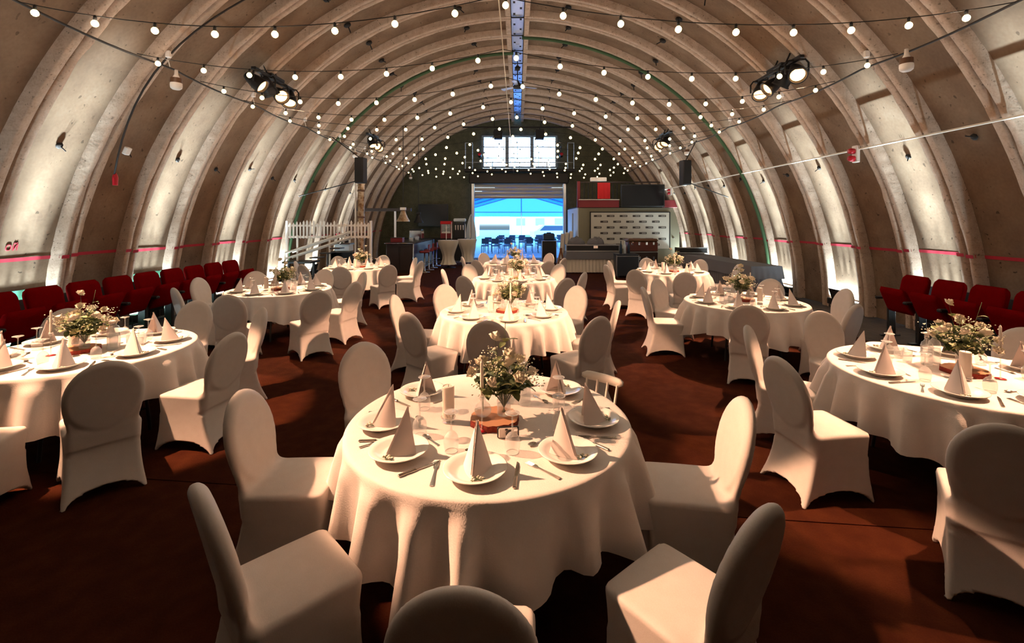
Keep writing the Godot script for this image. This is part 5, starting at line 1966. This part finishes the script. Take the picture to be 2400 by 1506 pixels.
# ---------------------------------------------------------------- outside the roller door
func outdoors() -> void:
	var g := structure("ground")
	var s := new_st()
	bx(s, Vector3(0, -0.12, -55.0), Vector3(120, 0.2, 63.4), 0.0)
	put("paving", s, M.paving, g)
	var t := thing("marquee", "large pale blue gable marquee pitched outside the roller door", "marquee", P(0.3, 0, 24.0))
	var z0 := -0.1
	var z1 := -12.0
	for sx in [-1, 1]:
		s = new_st()
		quad(s, Vector3(0, 4.0, z0), Vector3(0, 4.0, z1), Vector3(sx * 5.0, 2.55, z1), Vector3(sx * 5.0, 2.55, z0))
		quad(s, Vector3(sx * 5.0, 2.57, z0), Vector3(sx * 5.0, 2.57, z1), Vector3(0, 4.02, z1), Vector3(0, 4.02, z0))
		put("roof_sheet", s, M.tent, t)
		for k in 4:
			s = new_st()
			var z := lerpf(z0 - 0.2, z1, k / 3.0)
			rod(s, Vector3(0, 3.93, z), Vector3(sx * 5.0, 2.48, z), 0.05)
			put("rafter", s, M.alu, t)
			s = new_st()
			rod(s, Vector3(sx * 5.0, 0, z), Vector3(sx * 5.0, 2.5, z), 0.05)
			put("leg", s, M.alu, t)
	s = new_st()
	rod(s, Vector3(0, 3.92, z0), Vector3(0, 3.92, z1), 0.05)
	put("ridge_pole", s, M.alu, t)
	s = new_st()
	tri(s, Vector3(0, 4.0, z1), Vector3(5.0, 2.55, z1), Vector3(-5.0, 2.55, z1))
	quad(s, Vector3(-5.0, 2.55, z1), Vector3(5.0, 2.55, z1), Vector3(5.0, 2.15, z1), Vector3(-5.0, 2.15, z1))
	put("gable_sheet", s, M.tent, t)
	s = new_st()
	rod(s, Vector3(0, 0, z1), Vector3(0, 3.95, z1), 0.04)
	put("centre_pole", s, M.alu, t)
	s = new_st()
	rod(s, Vector3(-5, 2.5, z1), Vector3(5, 2.5, z1), 0.035)
	put("tie_bar", s, M.alu, t)
	# folding tables and dark chairs under the marquee
	var tb := proto("terrace_table", "table")
	s = new_st()
	bx(s, Vector3(0, 0.73, 0), Vector3(1.8, 0.04, 0.75), 0.006)
	put("tabletop", s, M.navy, tb)
	for sx in [-1, 1]:
		for sz in [-1, 1]:
			s = new_st()
			rod(s, Vector3(sx * 0.8, 0.72, sz * 0.3), Vector3(sx * 0.8, 0, sz * 0.3), 0.02)
			put("leg", s, M.navy, tb)
	var ch := proto("terrace_chair", "chair")
	s = new_st()
	bx(s, Vector3(0, 0.45, 0), Vector3(0.44, 0.05, 0.42), 0.015)
	put("seat", s, M.navy, ch)
	s = new_st()
	bx(s, Vector3(0, 0.72, -0.22), Vector3(0.42, 0.3, 0.03), 0.012)
	put("backrest", s, M.navy, ch)
	for sx in [-1, 1]:
		s = new_st()
		rod(s, Vector3(sx * 0.19, 0.87, -0.23), Vector3(sx * 0.19, 0, -0.2), 0.014)
		put("leg", s, M.navy, ch)
		s = new_st()
		rod(s, Vector3(sx * 0.19, 0.45, 0.18), Vector3(sx * 0.19, 0, 0.22), 0.014)
		put("leg", s, M.navy, ch)
	for q in [[-1.2, 27.0, "bar side, close to the roller door"], [1.3, 27.6, "banner side, close to the roller door"], [-0.4, 31.0, "bar side, toward the car park"], [2.2, 31.5, "banner side, toward the car park"]]:
		place(tb, P(q[0], -0.02, q[1]), rng.randf_range(-0.1, 0.1), "dark folding table under the marquee, %s" % q[2], "tables under the marquee")
		for k in 3:
			for sz in [-1, 1]:
				place(ch, P(q[0] - 0.65 + 0.65 * k + rng.randf_range(-0.1, 0.1), -0.02, q[1] + sz * 0.75), (0.0 if sz > 0 else PI) + rng.randf_range(-0.4, 0.4), "dark blue chair at the marquee table, " + q[2], "chairs under the marquee")
	# white van beyond the tent and a row of far buildings
	var car := thing("parked_car", "white car parked beyond the marquee", "car", P(3.4, 0, 42.0), 0.2)
	s = new_st()
	prism(s, PackedVector2Array([Vector2(-2.1, 0.3), Vector2(2.1, 0.3), Vector2(2.15, 0.8), Vector2(1.2, 0.95), Vector2(0.6, 1.45), Vector2(-1.3, 1.45), Vector2(-1.9, 0.95), Vector2(-2.15, 0.85)]), 1.7)
	put("body", s, M.white_wall, car)
	s = new_st()
	prism(s, PackedVector2Array([Vector2(1.05, 0.95), Vector2(0.55, 1.38), Vector2(-1.2, 1.38), Vector2(-1.65, 0.95)]), 1.72)
	put("windows", s, M.navy, car)
	for x in [-1.35, 1.35]:
		for z in [-0.8, 0.8]:
			s = new_st()
			turned(s, [Vector2(0, -0.1), Vector2(0.31, -0.1), Vector2(0.31, 0.1), Vector2(0, 0.1)], 16, Transform3D(Basis(Vector3(1, 0, 0), PI / 2), Vector3(x, 0.31, z)))
			put("wheel", s, M.black, car)
	for q in [[-9.0, 52.0, 9.0, 2.6, "low pale shed with a dark roof beyond the parking area"], [4.0, 60.0, 10.0, 3.0, "long white hall beyond the parked car"]]:
		var o := thing("far_building", q[4], "building", P(q[0], 0, q[1]))
		s = new_st()
		bx(s, Vector3(0, q[3] / 2, 0), Vector3(q[2], q[3], 5.0), 0.02)
		put("wall", s, M.building, o)
		s = new_st()
		bx(s, Vector3(0, q[3] + 0.1, 0), Vector3(q[2] + 0.4, 0.2, 5.4), 0.02)
		put("roof", s, M.pale_blue, o)
		for k in 4:
			s = new_st()
			bx(s, Vector3(-q[2] * 0.36 + q[2] * 0.24 * k, q[3] * 0.55, 2.5), Vector3(1.1, 0.9, 0.08), 0.01)
			put("window", s, M.pale_blue, o)

# ---------------------------------------------------------------- assembly
const WARM := 102.0
func _ready() -> void:
	rng.seed = 20240
	# camera: level, lens shifted down
	var cam := Camera3D.new()
	cam.name = "camera"
	add_child(cam)
	cam.position = Vector3(0, EYE, 0)
	cam.projection = Camera3D.PROJECTION_FRUSTUM
	cam.near = 0.05
	cam.far = 400.0
	cam.size = 2.0 * 753.0 / FOCAL * 0.05
	cam.frustum_offset = Vector2((1200.0 - VX) / FOCAL, -(753.0 - VY) / FOCAL) * 0.05
	cam.current = true
	# sky and exposure
	var we := WorldEnvironment.new()
	we.name = "surroundings"
	var env := Environment.new()
	env.background_mode = Environment.BG_SKY
	var sky := Sky.new()
	var sm := ProceduralSkyMaterial.new()
	sm.sky_top_color = Color(0.30, 0.58, 0.86)
	sm.sky_horizon_color = Color(0.80, 0.93, 1.0)
	sm.ground_bottom_color = Color(0.25, 0.33, 0.38)
	sm.ground_horizon_color = Color(0.5, 0.62, 0.7)
	sm.sky_energy_multiplier = 3.0
	sm.ground_energy_multiplier = 1.0
	sky.sky_material = sm
	env.sky = sky
	env.tonemap_mode = Environment.TONE_MAPPER_LINEAR
	env.tonemap_exposure = 1.24
	env.sdfgi_enabled = true
	env.ssao_enabled = true
	env.ssil_enabled = true
	we.environment = env
	add_child(we)
	materials()
	shell()
	# tables
	var T := [
		[P(-0.16, 0, 2.68), "spindle-chair table", 11],
		[P(-0.17, 0, 5.82), "third centre table from roller door", 12],
		[P(-0.07, 0, 9.12), "second centre table from roller door", 13],
		[P(-0.09, 0, 12.4), "centre table closest to roller door", 14],
		[P(-3.82, 0, 4.1), "long red row table", 15],
		[P(-3.95, 0, 7.65), "table between red row and railing", 16],
		[P(-3.87, 0, 11.2), "stair railing table", 17],
		[P(3.3, 0, 3.48), "short red row table", 18],
		[P(3.2, 0, 6.5), "middle banner-side table", 19],
		[P(3.42, 0, 10.3), "round table beside the buffet", 20]]
	lights(T)
	for t in T:
		table(t[0], t[1], t[2], "round tables under white cloths")
	# chairs: where the top of each back stands, seen from its table's centre (x to the right, depth away from the camera)
	var C := [
		[[0.015, -1.46], [-0.97, -1.02], [-1.33, -0.09], [-1.06, 0.93], [1.33, -0.18], [0.99, -1.12]],
		[[-0.13, -1.4], [-0.96, -0.97], [-1.41, 0.1], [-0.92, 1.07], [0.98, 0.85], [1.36, -0.33], [0.99, -1.2]],
		[[0.05, -1.75], [-0.86, -1.18], [-1.36, -0.1], [-0.95, 0.9], [0.9, 0.9], [1.3, -0.6], [0.88, -1.47]],
		[[0.0, -1.45], [-0.9, -1.3], [-1.29, -0.3], [-0.85, 1.0], [0.95, 0.9], [0.82, -1.6], [1.26, -0.75]],
		[[1.0, -0.95], [1.36, -0.15], [0.95, 0.87], [0.0, 1.36], [-1.06, 0.9], [0.28, -1.4], [-1.0, -0.95]],
		[[0.2, -1.7], [1.2, -1.34], [1.4, -0.45], [1.05, 0.8], [0.15, 1.36], [-0.95, 0.95], [-1.34, 0.05], [-0.92, -1.1]],
		[[0.2, -1.67], [1.1, -1.3], [1.22, 0.6], [1.59, -0.4], [-0.85, 1.0], [0.2, 1.36], [-1.3, -0.35], [-0.8, -1.2]],
		[[-1.45, -0.25], [-1.2, 0.71], [-0.1, 1.36], [-0.98, -1.3], [1.22, 0.6], [1.0, -1.0]],
		[[-0.56, -1.25], [-0.9, 1.02], [-1.38, 0.12], [1.34, -0.05], [0.66, -1.2], [0.9, 1.0]],
		[[-1.13, -1.34], [-0.34, -1.8], [-1.5, -0.38], [-1.2, 0.6], [1.0, 0.9], [-0.15, 1.36], [1.3, -0.3]]]
	var chair := make_chair()
	for i in T.size():
		for c in C[i]:
			var v := Vector3(c[0], 0, -c[1])
			var r := maxf(v.length() - 0.29, 1.10)
			var dir := v.normalized()
			var who: String = T[i][1]
			place(chair, T[i][0] + dir * r, atan2(dir.x, dir.z) + PI + rng.randf_range(-0.06, 0.06), "white covered chair, " + who + ", " + side_of(atan2(dir.x, dir.z)), "chairs, " + who)
	make_spindle_chair(P(0.52, 0, 3.36), deg_to_rad(138) + PI)
	make_tableware()
	var eight := [0, 45, 90, 135, 180, 225, 270, 315]
	dress(T[0][0], T[0][1], [-3, -45, -80, -128, 132, 84, 43], 0, true, {"turn": 0.15, "pillar": Vector3(-0.24, 0, 0.02), "taper": Vector3(-0.06, 0, 0.17), "bottles": Vector3(0.23, 0, -0.16)})
	photo_camera(T[0][0] + Vector3(0.11, 0.7515, 0.25), 0.1)
	for i in range(1, T.size()):
		var turn: float = [0, 0.4, 1.1, 2.0, -0.5, 0.3, 1.4, 0.9, 2.4, 0.1][i]
		dress(T[i][0], T[i][1], eight.map(func(a): return a + i * 7), i % 3, i in [1, 4, 7, 8, 5], {"turn": turn, "spin": i * 1.3})
	# theatre seats
	var seat := make_seat()
	for k in 9:
		place(seat, P(-6.02, 0, 5.56 + 0.57 * k), PI / 2, "red velvet theatre seat, %s from the stair railing end of the long row" % ORDINAL[8 - k], "long row of red theatre seats")
	for k in 5:
		place(seat, P(6.02, 0, 7.3 - 0.57 * k), -PI / 2, "red velvet theatre seat, %s from the roller-door end of the short row" % ORDINAL[k], "short row of red theatre seats")
	festoons()
	wall_things()
	far_end()
	outdoors()

func lights(T: Array) -> void:
	var at_table := func(i: int, dx: float, dz: float) -> Vector3: return T[i][0] + Vector3(dx, 0.75, -dz)
	lamp_bar(P(-4.85, 4.45, 2.9), -1.0, [[at_table.call(0, -0.05, 0.0), WARM, 9.2], [at_table.call(4, 0.1, 0.0), WARM * 0.58, 15.0], [at_table.call(1, 0, 0), WARM * 0.7, 7.5], [at_table.call(4, 0.4, 1.0), 0.0, 18.0]], "black bar of four stage lamps above the table before the long red seats")
	lamp_bar(P(4.85, 4.45, 3.0), 1.0, [[at_table.call(7, -0.1, 0.0), WARM * 0.42, 16.0], [at_table.call(1, 0, 0), WARM * 0.8, 9.0], [at_table.call(0, 0, 0), 0.0, 18.0], [at_table.call(8, 0, 0), 0.0, 18.0]], "black bar of four stage lamps above the short red seats")
	lamp_bar(P(-4.85, 4.45, 9.2), -1.0, [[at_table.call(5, 0.1, 0.0), WARM * 0.58, 15.0], [at_table.call(1, 0.0, 0.0), WARM * 0.4, 8.0], [at_table.call(6, 0.1, 0.0), WARM * 0.42, 13.5], [at_table.call(2, 0.0, 0), WARM * 0.8, 9.5]], "black bar of four lit stage lamps above the end of the long red row")
	lamp_bar(P(4.85, 4.45, 8.6), 1.0, [[at_table.call(8, 0.0, 0.0), WARM * 0.64, 14.0], [at_table.call(2, 0, 0), WARM * 0.7, 9.5], [at_table.call(9, 0, 0), WARM * 0.46, 13.0], [at_table.call(7, 0, 0.3), WARM * 0.35, 9.0]], "black bar of four lit stage lamps on the arch with the red sockets")
	lamp_bar(P(-4.85, 4.45, 15.6), -1.0, [[at_table.call(6, 0.1, 0.0), WARM * 0.45, 12.0], [at_table.call(3, 0, 0), WARM * 0.8, 9.0], [P(-2.6, 0, 13.6), 0.0, 14.0]], "black bar of lit stage lamps near the bar")
	lamp_bar(P(4.85, 4.45, 15.3), 1.0, [[at_table.call(9, -0.1, 0.0), WARM * 0.45, 12.0], [at_table.call(3, 0, 0), WARM * 0.8, 9.0], [P(2.0, 0, 13.2), 0.0, 14.0]], "black bar of lit stage lamps near the press banner")
	for k in 7:
		uplight(-1.0, JOINT - BAY * 2.5 + k * BAY * 2.0, "black floor uplight in the %s lit bay from the far end, bar side" % ORDINAL[6 - k], "floor uplights in the bays on the bar side")
	for k in 7:
		uplight(1.0, JOINT - BAY * 1.5 + k * BAY * 2.0, "black floor uplight in the %s lit bay from the far end, banner side" % ORDINAL[6 - k], "floor uplights in the bays on the banner side")
